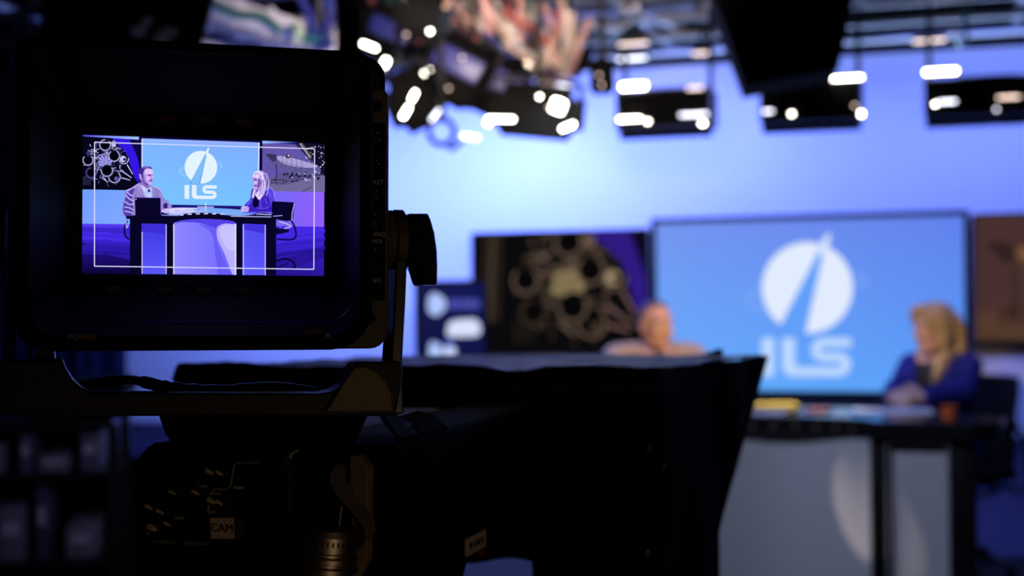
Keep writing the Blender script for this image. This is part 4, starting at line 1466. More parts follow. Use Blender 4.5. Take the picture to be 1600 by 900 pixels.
# ================================================================ the viewfinder (the sharp thing of the photograph)
def rot_cam(a, b, c):
    ca, sa, cb, sb, cc, sc = cos(a), sin(a), cos(b), sin(b), cos(c), sin(c)
    Ry = Matrix(((ca, 0, sa), (0, 1, 0), (-sa, 0, ca)))
    Rx = Matrix(((1, 0, 0), (0, cb, -sb), (0, sb, cb)))
    Rz = Matrix(((cc, -sc, 0), (sc, cc, 0), (0, 0, 1)))
    return Ry @ Rx @ Rz


Rv = rot_cam(-0.28746, 0.02096, -0.00647)
flip = Matrix(((1, 0, 0), (0, 1, 0), (0, 0, -1)))                # x right, y up, z forward -> the lens axes
W3 = CR @ flip @ Rv
mat3 = Matrix((W3.col[0], W3.col[2], W3.col[1])).transposed()    # x right, y away, z up
VF = Frame(CAM_O + CR @ Vector((-0.19581, 0.05163, -0.91)), mat3=mat3)
SW, SH = 0.15136 / 2, 0.08668 / 2
vf = thing('camera_viewfinder', 'black studio camera viewfinder with deep hood and a lit blue picture of the set', 'viewfinder', VF)


def V(px, py, d=0.0):
    q = VF.hit(px, py, -d)
    return (q.x, q.z)


def vr(x0, y0, x1, y1, d):
    """x0 x1 z0 z1 of a photographed rectangle, in the plane d in front of the screen"""
    ym, xm = (y0 + y1) / 2, (x0 + x1) / 2
    return V(x0, ym, d)[0], V(x1, ym, d)[0], V(xm, y1, d)[1], V(xm, y0, d)[1]


# housing behind, hood in front
hx0, hx1, hz0, hz1 = vr(26, 70, 606, 544, 0.0)
R0 = 0.014
m = MB()
m.loft([at_y(rrect(hx0 + .004, hx1 - .004, hz0 + .004, hz1 - .004, R0), 0.006), at_y(rrect(hx0, hx1, hz0, hz1, R0), 0.010),
        at_y(rrect(hx0, hx1, hz0, hz1, R0), 0.085), at_y(rrect(hx0 + 0.02, hx1 - 0.02, hz0 + 0.015, hz1 - 0.02, R0), 0.16),
        at_y(rrect(hx0 + 0.025, hx1 - 0.025, hz0 + 0.02, hz1 - 0.025, R0), 0.165)], True, True, True)
m.build('housing', M['black'], vf, sharp=30)
DH = 0.052
ox0, ox1, oz0, oz1 = vr(21, 62, 584, 548, DH)
oz1 = V(318, 66, DH)[1]
bx0, bx1, bz0, bz1 = vr(104, 186, 532, 452, 0.004)
rad = (0.022, 0.026, 0.011, 0.011)
outer = rrect(ox0, ox1, oz0, oz1, rad)
inner = rrect(ox0 + 0.009, ox1 - 0.009, oz0 + 0.009, oz1 - 0.006, tuple(r_ * 0.8 for r_ in rad))
bez = rrect(bx0, bx1, bz0, bz1, 0.004)
mid = [((a[0] * 0.45 + b[0] * 0.55), (a[1] * 0.45 + b[1] * 0.55)) for a, b in zip(inner, bez)]
m = MB()
m.loft([at_y(outer, 0.012), at_y(outer, -DH + 0.003), at_y(rrect(ox0 + .002, ox1 - .002, oz0 + .002, oz1 - .002, rad), -DH),
        at_y(inner, -DH), at_y(inner, -DH + 0.006), at_y(mid, -0.022), at_y(bez, -0.004)], False, False, True)
m.build('hood', M['hoodblack'], vf, sharp=28)
# a thin gloss bead added inside the hood to catch the screen's light
hb = vr(45, 92, 556, 505, 0.034)
loop = rrect(*hb, 0.02, 8)
MB().tube([(x, -0.034, z) for x, z in loop + loop[:1]], 0.0009, 8).build('glint_bead', M['gloss'], vf)
# screen surround and picture
m = MB()
m.loft([at_y(bez, -0.004), at_y(rrect(-SW - 0.0005, SW + 0.0005, -SH - 0.0005, SH + 0.0005, 0.002), -0.0012), at_y(rrect(-SW - 0.0005, SW + 0.0005, -SH - 0.0005, SH + 0.0005, 0.002), 0.004)], False, True, False)
m.build('screen_surround', M['hoodblack'], vf)

# the picture shown on it, painted in the coordinates of a 1454 x 900 enlargement
sx_, sy_ = 2 * SW / (1371 - 65), 2 * SH / 731.0


def vmap(cx, cy):
    h = VF.hit(110 + cx / 3.4619, 190 + cy / 3.4619)
    return min(max(h.x, -SW), SW), min(max(h.z, -SH), SH)


p = Picture(vmap, 0.000012)
# floor and wall
p.grid([(55, 60), (1385, 60), (1385, 860), (55, 860)], [(10, 6, 60), (10, 6, 60), (44, 24, 150), (14, 6, 62)], 2, 2)
p.grid([(55, 545), (700, 548), (700, 850), (55, 850)], [(66, 40, 225), (60, 36, 225), (40, 24, 150), (14, 8, 70)], 8, 10)
p.poly(smooth_poly([(60, 552), (330, 556), (330, 574), (60, 570)], 2), (84, 52, 236))
p.poly([(60, 600), (200, 596), (330, 640), (330, 668), (200, 640), (60, 640)], (70, 44, 232))
p.poly([(60, 672), (180, 665), (330, 702), (330, 740), (150, 722), (60, 725)], (44, 24, 172))
p.poly([(60, 716), (200, 720), (330, 752), (330, 850), (60, 850)], [(30, 14, 118), (30, 14, 118), (24, 12, 100), (10, 5, 52), (8, 4, 44)])
p.poly([(60, 655), (90, 648), (92, 655), (64, 668)], (14, 8, 70))
p.grid([(700, 560), (1385, 566), (1385, 850), (700, 845)], [(66, 42, 232), (72, 40, 236), (40, 20, 150), (30, 14, 120)], 8, 10)
p.poly([(1090, 640), (1385, 612), (1385, 645), (1090, 690)], (66, 44, 226))
p.poly([(1090, 700), (1230, 680), (1385, 660), (1385, 690), (1250, 705), (1090, 735)], (58, 36, 208))
p.poly([(1090, 750), (1385, 690), (1385, 740), (1200, 790), (1090, 800)], (40, 20, 150))
p.grid([(55, 368), (400, 372), (400, 556), (55, 552)], [(110, 158, 255), (128, 166, 255), (128, 172, 255), (124, 162, 255)], 5, 5)
p.grid([(1040, 372), (1385, 382), (1385, 570), (1040, 565)], [(112, 108, 246), (146, 96, 255), (148, 92, 252), (108, 104, 240)], 5, 5)
p.poly([(64, 552), (400, 556), (400, 562), (64, 558)], (92, 76, 246))
# the pictures beside the screen
engine_art(p, lambda x, y: (x, y))
hangar_art(p, lambda x, y: (x, y))
p.poly([(1372, 110), (1386, 110), (1386, 400), (1372, 400)], (20, 8, 60))
# strips of wall above them
p.poly([(55, 60), (1390, 60), (1390, 118), (1030, 108), (380, 84), (55, 76)], (5, 3, 32))
p.poly([(68, 78), (369, 87), (369, 103), (70, 85)], [(90, 70, 245), (150, 180, 255), (166, 206, 255), (70, 50, 235)])
p.poly([(1032, 107), (1150, 112), (1236, 118), (1034, 124)], [(150, 180, 255), (150, 170, 255), (50, 30, 200), (150, 190, 255)])
# big screen
p.poly([(369, 84), (1034, 106), (1032, 380), (372, 376)], (8, 5, 60))
p.grid([(385, 96), (1018, 118), (1014, 462), (384, 458)], [(150, 182, 255), (150, 172, 255), (116, 190, 255), (122, 192, 255)], 10, 8)
p.grid([(390, 112), (1012, 134), (1010, 458), (390, 450)], [(126, 180, 255), (128, 174, 255), (118, 196, 255), (122, 196, 255)], 10, 8)
p.line([(387, 97), (386, 300)], 7, (206, 216, 255))
p.line([(1015, 119), (1012, 330)], 7, (214, 224, 255))
LT = lambda x, y: (703 + (x - 1261.5) * 1.232 + 0.0 * y, 251 + (y - 449.5) * 1.235 + 0.012 * (x - 1261))
logo_art(p, LT, (228, 244, 255), ((96, 158, 226), (126, 190, 250)), (178, 214, 250), (226, 240, 255))
# foot of the screen
p.poly([(520, 452), (922, 460), (922, 480), (520, 470)], (26, 16, 116))
p.poly([(684, 461), (772, 463), (772, 470), (684, 468)], (166, 176, 252))
# desk top
p.poly([(300, 508), (400, 484), (560, 470), (924, 474), (1060, 498), (1160, 520), (1100, 530), (300, 530)], (12, 6, 60))
p.poly(smooth_poly([(488, 490), (548, 470), (720, 470), (920, 480), (1000, 500), (900, 512), (720, 500), (580, 510)], 3), (150, 178, 255))
p.poly(smooth_poly([(730, 474), (920, 480), (1000, 498), (890, 510), (760, 496)], 3), (120, 172, 248))
p.poly([(500, 488), (556, 470), (690, 472), (640, 486), (560, 500)], (220, 214, 255))
p.poly([(596, 476), (690, 480), (650, 490), (580, 492)], (236, 232, 255))
p.line([(560, 488), (700, 478)], 3, (100, 90, 210))
p.line([(500, 512), (620, 496), (700, 490)], 4, (200, 206, 255))
# fall-off of light over the floor
for yy, c0, c1 in ((600, (70, 44, 234), (58, 34, 214)), (640, (58, 34, 212), (48, 28, 186)), (690, (46, 26, 178), (34, 18, 138))):
    p.grid([(58, yy), (318, yy + 12), (318, yy + 34), (58, yy + 20)], [c0, c0, c1, c1], 6, 2)
    p.grid([(1108, yy + 20), (1384, yy - 16), (1384, yy + 6), (1108, yy + 44)], [c0, c0, c1, c1], 6, 2)
# man
J1, J2, J3 = (150, 132, 206), (196, 184, 244), (84, 62, 176)
p.poly(smooth_poly([(282, 470), (290, 420), (300, 378), (330, 362), (372, 336), (400, 345), (444, 352), (484, 372), (494, 410), (520, 440), (545, 460), (520, 486), (470, 492), (330, 512), (292, 514), (280, 492)], 4), J1)
p.poly(smooth_poly([(284, 470), (296, 420), (312, 384), (344, 366), (332, 420), (340, 500), (296, 512)], 4), J3)
for pts in ([(298, 400), (320, 424), (346, 432)], [(292, 434), (318, 452), (344, 448)], [(290, 466), (318, 470), (344, 486)], [(306, 386), (322, 400), (338, 404)], [(292, 488), (316, 492), (340, 500)], [(300, 378), (330, 366), (370, 340)]):
    p.line(smooth_poly(pts, 4, False), 6, J2)
p.poly(smooth_poly([(386, 352), (420, 400), (432, 414), (400, 414), (372, 380), (366, 350)], 3), (172, 158, 226))
p.line([(390, 362), (412, 414)], 5, (216, 208, 255))
p.line([(374, 366), (396, 414)], 4, (112, 92, 190))
p.poly([(404, 372), (440, 356), (442, 416), (410, 416)], (172, 196, 250))
p.poly([(416, 372), (428, 370), (430, 384), (420, 388)], (40, 26, 120))
p.line([(424, 388), (424, 414)], 5, (226, 240, 255))
p.poly([(396, 352), (414, 374), (402, 384), (378, 344)], (206, 212, 255))
p.poly(smooth_poly([(484, 380), (506, 420), (545, 458), (530, 480), (492, 480), (486, 440)], 4), (158, 140, 214))
p.poly(smooth_poly([(500, 452), (520, 446), (522, 470), (506, 476)], 4), (24, 14, 90))
p.poly(smooth_poly([(490, 486), (516, 474), (542, 474), (536, 488), (500, 494)], 4), (226, 206, 255))
p.poly(smooth_poly([(378, 322), (376, 290), (392, 316), (420, 346), (412, 362), (384, 346)], 3), (140, 104, 196))
face = smooth_poly([(384, 296), (392, 268), (412, 256), (434, 258), (446, 276), (447, 300), (444, 322), (436, 340), (420, 348), (404, 338), (390, 322)], 4)
p.poly(face, (188, 152, 232))
p.poly(smooth_poly([(402, 262), (436, 260), (446, 282), (430, 290), (404, 288)], 4), (224, 196, 255))
p.poly(smooth_poly([(414, 298), (430, 300), (426, 322), (408, 322)], 4), (216, 188, 250))
p.poly(smooth_poly([(390, 310), (404, 332), (424, 346), (408, 346), (392, 330)], 3), (96, 60, 160))
p.line([(422, 294), (440, 296)], 4, (60, 36, 130))
p.line([(424, 324), (440, 323)], 4, (80, 44, 140))
p.poly([(441, 296), (449, 310), (440, 314)], (222, 196, 255))
p.poly(smooth_poly([(368, 290), (368, 266), (384, 252), (410, 246), (432, 250), (440, 262), (420, 258), (402, 264), (392, 284), (392, 306), (382, 312)], 4), (58, 40, 130))
p.poly(smooth_poly([(384, 254), (408, 246), (430, 250), (418, 256), (396, 260)], 3), (120, 96, 190))
p.poly(smooth_poly([(370, 292), (380, 290), (384, 312), (376, 318)], 4), (190, 160, 236))
p.poly(smooth_poly([(392, 290), (398, 304), (402, 326), (412, 340), (402, 336), (391, 316)], 3), (140, 100, 196))
p.poly(smooth_poly([(416, 291), (430, 290), (434, 296), (424, 300)], 3), (104, 68, 166))
p.poly(smooth_poly([(440, 288), (447, 296), (450, 311), (443, 314), (438, 306)], 3), (206, 174, 246))
p.poly(smooth_poly([(426, 318), (441, 317), (440, 328), (428, 328)], 3), (150, 108, 196))
p.line([(428, 323), (441, 322)], 2.5, (64, 34, 124))
p.poly(smooth_poly([(424, 334), (436, 332), (432, 344), (422, 346)], 3), (212, 184, 246))
p.line(smooth_poly([(346, 366), (352, 390), (350, 412)], 4, False), 3, (112, 94, 186))
p.line(smooth_poly([(462, 362), (468, 390), (466, 414)], 4, False), 3, (110, 92, 188))
p.line(smooth_poly([(444, 354), (474, 366), (490, 382)], 4, False), 3, (214, 204, 252))
for y_ in range(430, 490, 14):
    p.line(smooth_poly([(494, y_ - 6), (512, y_), (534, y_ + 4)], 4, False), 2.5, (112, 92, 190))
# laptop
p.poly([(346, 414), (486, 416), (486, 508), (350, 512)], (8, 5, 40))
p.line([(346, 415), (486, 417)], 3, (70, 54, 170))
p.poly([(350, 421), (356, 421), (356, 427), (350, 427)], (200, 200, 255))
p.line([(486, 418), (487, 506)], 3, (110, 90, 210))
# woman
p.poly(smooth_poly([(924, 486), (940, 452), (966, 424), (972, 390), (985, 366), (1060, 358), (1090, 380), (1098, 420), (1090, 470), (1078, 494), (1000, 494), (940, 494)], 4), (62, 36, 198))
p.poly(smooth_poly([(1062, 362), (1088, 380), (1097, 420), (1088, 466), (1070, 440), (1060, 400)], 4), (88, 66, 228))
for pts, c in (([(1056, 400), (1072, 450), (1070, 486)], (44, 20, 160)), ([(948, 452), (970, 440), (976, 400)], (100, 84, 240)), ([(1000, 470), (1040, 474), (1074, 462)], (96, 76, 232)),
               ([(960, 480), (1000, 480), (1060, 486)], (44, 22, 160)), ([(1030, 400), (1022, 440), (1026, 470)], (104, 84, 240)), ([(1064, 356), (1090, 376), (1099, 420)], (150, 136, 255)), ([(1046, 420), (1060, 450)], (100, 80, 236))):
    p.line(smooth_poly(pts, 4, False), 5, c)
p.poly(smooth_poly([(982, 432), (1000, 400), (1012, 420), (1010, 462), (984, 466)], 3), (10, 5, 48))
p.poly([(994, 400), (1014, 372), (1030, 384), (1010, 426)], (226, 206, 255))
p.poly(smooth_poly([(978, 312), (986, 284), (1012, 270), (1040, 276), (1056, 300), (1058, 340), (1068, 360), (1050, 380), (1034, 410), (1012, 428), (1018, 386), (1004, 372), (996, 400), (982, 420), (976, 404), (984, 372), (986, 350)], 4), (176, 152, 226))
for pts, c, w_ in (([(1004, 280), (1030, 296), (1034, 340), (1030, 390), (1016, 424)], (236, 226, 255), 9), ([(1020, 276), (1048, 300), (1050, 344), (1040, 396)], (214, 200, 250), 7), ([(1042, 290), (1054, 330), (1056, 366)], (110, 86, 180), 6),
                   ([(990, 372), (984, 398), (982, 416)], (226, 210, 255), 7), ([(980, 306), (994, 280), (1020, 274)], (236, 226, 255), 6), ([(1036, 320), (1038, 366), (1028, 400)], (128, 104, 196), 4)):
    p.line(smooth_poly(pts, 4, False), w_, c)
p.poly(smooth_poly([(984, 318), (990, 296), (1006, 288), (1024, 300), (1028, 326), (1020, 352), (1006, 370), (992, 366), (984, 346)], 4), (196, 168, 238))
p.poly(smooth_poly([(988, 300), (1006, 290), (1018, 300), (1000, 312)], 4), (232, 212, 255))
p.poly(smooth_poly([(1014, 320), (1028, 330), (1018, 356), (1004, 370), (1004, 350)], 4), (128, 86, 180))
p.line([(986, 322), (1000, 320)], 4, (60, 34, 120))
p.line([(1006, 322), (1018, 320)], 3, (70, 40, 130))
p.line([(988, 352), (1002, 350)], 4, (110, 50, 150))
p.poly(smooth_poly([(918, 470), (930, 462), (956, 464), (958, 486), (940, 494), (922, 490)], 4), (214, 186, 244))
for a, b in (((926, 472), (954, 474)), ((926, 482), (954, 484))):
    p.line([a, b], 2.5, (130, 96, 190))
p.poly(smooth_poly([(986, 318), (998, 315), (1002, 322), (990, 326)], 3), (96, 58, 150))
p.poly(smooth_poly([(1006, 317), (1018, 316), (1019, 323), (1008, 325)], 3), (112, 70, 166))
p.line([(985, 313), (1000, 310)], 2.5, (120, 84, 160))
p.poly(smooth_poly([(994, 322), (990, 338), (996, 342), (1001, 338)], 3), (222, 196, 250))
p.poly(smooth_poly([(988, 348), (1003, 347), (1000, 356), (991, 356)], 3), (134, 64, 160))
p.poly(smooth_poly([(994, 360), (1004, 358), (1002, 368), (996, 368)], 3), (206, 178, 240))
for x0_, x1_, c_ in ((1008, 1022, (150, 120, 200)), (1024, 1034, (240, 232, 255)), (1046, 1044, (136, 110, 196)), (1052, 1058, (226, 214, 255))):
    p.line(smooth_poly([(x0_, 282), (x1_ + 8, 320), (x1_ + 6, 370), (x1_ - 6, 408)], 5, False), 2.5, c_)
p.line(smooth_poly([(1040, 376), (1062, 384), (1080, 410)], 4, False), 3, (124, 108, 248))
p.line(smooth_poly([(966, 428), (956, 452), (944, 476)], 4, False), 3, (120, 104, 246))
# chair of the woman
p.poly(smooth_poly([(1084, 440), (1100, 436), (1180, 440), (1204, 446), (1200, 490), (1188, 540), (1100, 530), (1084, 500)], 3), (8, 5, 46))
p.line([(1204, 447), (1192, 500), (1190, 540)], 5, (166, 160, 240))
p.line(smooth_poly([(1188, 540), (1204, 570), (1213, 610), (1206, 634), (1180, 642), (1110, 640)], 5, False), 9, (10, 6, 60))
p.line(smooth_poly([(1122, 545), (1160, 556), (1186, 572), (1150, 580)], 4, False), 6, (190, 186, 255))
p.line([(1122, 546), (1130, 586)], 6, (120, 104, 220))
p.line([(1150, 566), (1176, 570)], 8, (110, 88, 206))
p.poly([(1100, 576), (1180, 590), (1168, 602), (1100, 616)], (10, 6, 52))
p.line(smooth_poly([(1100, 760), (1150, 744), (1196, 760), (1206, 790), (1190, 800)], 5, False), 10, (10, 5, 60))
p.line([(1110, 790), (1170, 770)], 7, (20, 10, 84))
p.line(smooth_poly([(306, 540), (292, 580), (296, 620), (316, 640)], 4, False), 10, (14, 8, 66))
p.line(smooth_poly([(300, 540), (302, 580), (312, 560)], 4, False), 5, (180, 170, 252))
p.line([(300, 790), (330, 772)], 8, (14, 8, 66))
# desk front
K = (7, 4, 38)
p.poly([(292, 514), (500, 506), (592, 512), (640, 502), (720, 500), (800, 504), (850, 516), (1060, 520), (1150, 518), (1100, 530), (1106, 560), (322, 560), (320, 530)], K)
for a, b, yy in ((320, 386, 842), (512, 558, 842), (886, 932, 848), (1046, 1106, 848)):
    p.poly([(a, 520), (b, 520), (b, yy), (a, yy)], K)
p.poly(smooth_poly([(560, 522), (600, 506), (660, 498), (720, 497), (790, 501), (850, 514), (890, 528), (890, 560), (556, 560)], 3), K)
for x in range(586, 850, 44):
    y = 516 - 15 * math.sqrt(max(0, 1 - ((x - 720) / 160) ** 2))
    p.poly([(x, y - 1), (x + 22, y - 2), (x + 22, y + 4), (x, y + 4)], (226, 222, 255))
p.grid([(383, 555), (516, 557), (516, 850), (383, 850)], [(66, 60, 232), (60, 52, 226), (94, 92, 250), (92, 86, 248)], 4, 8)
p.poly([(384, 555), (515, 557), (515, 616), (450, 604), (384, 601)], (62, 46, 214))
p.grid([(925, 557), (1050, 560), (1050, 850), (925, 850)], [(84, 78, 240), (76, 70, 236), (92, 86, 250), (96, 92, 252)], 4, 8)
p.poly([(928, 555), (1048, 560), (1048, 612), (990, 598), (928, 586)], (66, 50, 220))
dome = [(554, 850), (554, 560)] + smooth_poly([(556, 552), (600, 538), (660, 532), (720, 531), (790, 534), (850, 540), (888, 552)], 4, False) + [(890, 560), (890, 850)]
p.poly(dome, [(140 - 30 * (q_[0] - 554) / 336, 134 - 30 * (q_[0] - 554) / 336, 255) for q_ in dome])
p.poly(smooth_poly([(556, 556), (610, 536), (720, 530), (850, 538), (888, 552), (888, 576), (838, 560), (790, 568), (776, 600), (740, 566), (680, 550), (600, 548)], 3), (84, 66, 230))
p.poly(smooth_poly([(690, 556), (744, 590), (770, 640), (778, 720), (790, 790), (800, 850), (872, 850), (820, 740), (786, 640), (784, 590), (776, 576)], 3), (104, 92, 244))
p.poly(smooth_poly([(786, 600), (796, 572), (826, 556), (868, 558), (888, 570), (889, 700), (889, 835), (872, 830), (830, 720), (796, 650)], 4), [(186, 176, 255)] * 40)
p.poly(smooth_poly([(800, 600), (812, 574), (840, 564), (884, 576), (886, 690), (860, 700), (824, 660)], 4), (202, 194, 255))
for x, a, b in ((386, 600, 842), (515, 560, 842), (556, 560, 842), (888, 556, 845), (930, 560, 845), (1047, 562, 845)):
    p.line([(x, a), (x, b)], 5, (196, 196, 255))
p.line([(888, 556), (888, 845)], 6, (236, 240, 255))
p.line([(556, 560), (556, 842)], 6, (226, 228, 255))
# things on the right wing
p.line([(862, 516), (1080, 520)], 4, (190, 196, 255))
p.line([(490, 510), (580, 512)], 4, (160, 160, 255))
p.line([(1000, 504), (1080, 508)], 5, (176, 184, 255))
p.poly([(930, 492), (1006, 496), (990, 506), (920, 500)], (110, 110, 240))
p.line([(1090, 516), (1140, 512)], 4, (180, 170, 240))
p.line([(1010, 496), (1070, 494)], 3, (130, 120, 240))
# cross mark and safe area
p.line([(727, 440), (728, 486)], 4, (222, 240, 255))
p.poly([(55, 822), (1385, 838), (1385, 870), (55, 870)], (4, 2, 26))
fr = [(131, 119), (1312, 154), (1308, 801), (130, 784)]
for a, b in zip(fr, fr[1:] + fr[:1]):
    p.line([a, b], 5.0, (226, 222, 255))
M['vfscreen'] = screen_mat('viewfinder_light', 1.0, 0.06, 2600)
p.build('screen', M['vfscreen'], vf, (0, -0.0012, 0))


def vtext(s, px, py, size, d, material, parent=vf, shear=0.0):
    x, z = V(px, py, d)
    o = letters('lettering', s, size, parent, (x, -d - 0.0002, z), material, shear=shear)
    return o


# printed marks on the screen surround and the hood's lower lip
M['faintred'] = mat('faint_red_print', (0.06, 0.012, 0.009), 0.7)
M['faint'] = mat('faint_grey_print', (0.03, 0.03, 0.034), 0.7)
M['dimprint'] = mat('dim_print', (0.3, 0.26, 0.16), 0.7)
for px, py, red in ((260, 187, 1), (320, 189, 0), (378, 191, 1), (178, 452, 1), (258, 453, 0), (318, 453, 0), (375, 453, 0)):
    x, z = V(px, py, 0.004)
    yy = 0.0075
    MB().box((x, -yy, z), (0.0095, 0.0006, 0.0034)).build('mark_plate', M['faintred' if red else 'faint'], vf)
vtext('POWER', 128, 527, 0.0047, DH, M['dimprint'])
x, z = V(492, 517, DH)
MB().box((x, -DH - 0.0002, z), (0.013, 0.0004, 0.0022)).build('mark_plate', M['faintred'], vf)
for k, c in enumerate('mimon'):
    if k < 4:
        continue
vtext('n', 512, 523, 0.0055, DH, M['print'])

# control strip on the right of the housing
sx0, sx1, sz0, sz1 = vr(556, 138, 608, 522, 0.004)
MB().loft([at_y(rrect(sx0, sx1, sz0, sz1, 0.006), 0.06), at_y(rrect(sx0, sx1, sz0, sz1, 0.006), -0.002), at_y(rrect(sx0 + .001, sx1 - .001, sz0 + .001, sz1 - .001, 0.006), -0.004)], True, True, True).build('control_strip', M['olive'], vf, sharp=30)
kx0, kx1, kz0, kz1 = vr(570, 192, 602, 470, 0.005)
MB().loft([at_y(rrect(kx0, kx1, kz0, kz1, 0.002), -0.0038), at_y(rrect(kx0, kx1, kz0, kz1, 0.002), -0.005)], False, True, False).build('control_panel', M['hoodblack'], vf)
D5 = 0.0052
vtext('FAST', 588, 285, 0.0044, D5, M['print'])
vtext('PEAKING', 581, 366, 0.0044, D5, M['print'])
vtext('MAX', 587, 377, 0.0042, D5, M['print'])
vtext('OFF', 586, 439, 0.0044, D5, M['print'])
for py, rr in ((224, 0.0035), (310, 0.0035), (350, 0.003)):
    x, z = V(583, py, D5)
    MB().lathe([(rr, -D5 + 0.0012), (rr, -D5 - 0.003), (rr * 0.8, -D5 - 0.004), (0.0001, -D5 - 0.004)], (x, 0, z), 'Y', 16).build('toggle', M['satin'], vf)
for px, py, rr in ((579, 408, 0.0055),):
    x, z = V(px, py, D5)
    MB().lathe([(rr, -D5 + 0.0012), (rr, -D5 - 0.005), (rr * 0.85, -D5 - 0.007), (0.0001, -D5 - 0.007)], (x, 0, z), 'Y', 20).build('peaking_knob', M['gloss'], vf)
m = MB()
for px, py in ((590, 208), (592, 218), (580, 297), (588, 298), (580, 336), (587, 335), (574, 387), (587, 390), (563, 420), (574, 422), (587, 425), (573, 427), (588, 250), (591, 256)):
    x, z = V(px, py, D5)
    m.box((x, -D5 - 0.0001, z), (0.0009, 0.0003, 0.0009))
o = m.build('scale_dot', M['print'], vf)
o['kind'] = 'stuff'
for px, py in ((588, 166), (577, 497)):
    x, z = V(px, py, 0.004)
    MB().lathe([(0.0042, -0.003), (0.0042, -0.0046), (0.0034, -0.0056), (0.0020, -0.0056), (0.0018, -0.0042), (0.0001, -0.0042)], (x, 0, z), 'Y', 18).build('screw', M['gloss'], vf)
for py in (192, 281):
    x, z = V(607, py, 0.0)
    MB().cyl((x - 0.003, 0.012, z), (x + 0.0012, 0.012, z), 0.0036, n=12).build('bolt', M['satin'], vf)
# lower right casting of the housing, seen where the hood's corner is cut
cx0, cx1, cz0, cz1 = vr(505, 478, 607, 545, 0.004)
MB().loft([at_y(rrect(cx0, cx1, cz0, cz1, (0.002, 0.012, 0.004, 0.002)), 0.02), at_y(rrect(cx0, cx1, cz0, cz1, (0.002, 0.012, 0.004, 0.002)), -0.001),
           at_y(rrect(cx0 + .001, cx1 - .001, cz0 + .001, cz1 - .001, (0.002, 0.011, 0.004, 0.002)), -0.0035)], True, True, True).build('corner_casting', M['olive'], vf, sharp=30)

# tilt knobs and yoke
def vx(px, py=372):
    return V(px, py, 0.0)[0]


kc = V(620, 372, 0.0)[1]
kr = V(620, 325, 0.0)[1] - kc
YK = 0.02
for mir in (0, 1):
    mx = (lambda x: x) if not mir else (lambda x: 2 * vx(315) - x)
    a, b, c_ = vx(606), vx(622), vx(640)
    g = (b - a)
    MB().lathe([(kr * 0.9, mx(a - 0.002)), (kr, mx(a + g * 0.2)), (kr, mx(b - g * 0.12)), (kr * 0.93, mx(b - 0.0003))], (0, YK, kc), 'X', 36).build('tilt_collar', M['olive'], vf)
    MB().lathe([(kr * 0.93, mx(b - 0.0002)), (kr * 1.02, mx(b + 0.0012)), (kr * 1.02, mx(c_ - 0.0012)), (kr * 0.96, mx(c_ - 0.0002))], (0, YK, kc), 'X', 36).build('tilt_flange', M['olive'], vf)
    prof = [V(px, py, 0.0) for px, py in ((640, 333), (671, 333), (676, 344), (681, 362), (685, 390), (686, 414), (685.5, 442), (683, 445), (665, 445), (662, 441), (655, 418), (640, 417))]
    prof = [(mx(x), z) for x, z in prof]
    if mir:
        prof = prof[::-1]
    MB().prism(prof, YK - 0.016, YK + 0.016, 0.0018).build('tilt_knob', M['gloss'], vf)
    arm = [V(px, py, 0.0) for px, py in ((621, 405), (638.5, 405), (636, 470), (631, 560), (633, 648), (614, 648), (612, 575), (617, 500))]
    arm = [(mx(x), z) for x, z in arm]
    if mir:
        arm = arm[::-1]
    MB().prism(arm, YK - 0.016, YK + 0.016, 0.0012).build('yoke_arm', M['satin'], vf)
yk = [(-6, 563), (86, 562), (92, 556), (97, 560), (104, 576), (114, 592), (128, 605), (146, 612), (498, 613), (516, 609), (529, 600), (538, 586), (546, 571), (552, 565), (560, 564), (620, 564),
      (620, 600), (612, 646), (596, 648), (30, 648), (8, 646), (-6, 630)]
MB().prism([V(px, py, 0.0) for px, py in yk], -0.014, 0.014, 0.0012).build('yoke_base', M['black'], vf)
pad = [(508, 642), (536, 596), (552, 574), (568, 572), (588, 582), (602, 598), (610, 616), (611, 642)]
MB().prism([V(px, py, 0.014) for px, py in pad], -0.0185, -0.012, 0.0012).build('yoke_pad', M['castlight'], vf)
# ribbed cable boot lying in the yoke
pts = [V(px, py, -0.02) for px, py in smooth_poly([(118, 600), (150, 592), (198, 587), (232, 592), (268, 601), (330, 606), (380, 600), (440, 598), (500, 606)], 5, False)]
m = MB()
rr = [0.0052 if 18 <= i <= 26 and i % 2 else 0.0042 if 14 <= i < 28 else 0.003 for i in range(len(pts))]
m.tube([(x, 0.03, z - 0.003) for x, z in pts], rr, 10)
m.build('cable', M['satin'], vf)
# tab between housing and yoke, mount under the yoke
MB().prism([V(px, py, 0.0) for px, py in ((56, 540), (84, 540), (86, 566), (54, 566))], 0.0, 0.03, 0.001).build('stop_tab', M['satin'], vf)
MB().prism([V(px, py, 0.0) for px, py in ((250, 644), (585, 644), (560, 700), (270, 700))], 0.012, 0.07, 0.004).build('mount_block', M['matte'], vf)

# ================================================================ the studio camera under it
cb = thing('studio_camera', 'black studio camera body with labelled rear panel under the viewfinder', 'camera', BF)


def B(px, py, y=0.0):
    q = BF.hit(px, py, y)
    return (q.x, q.z)


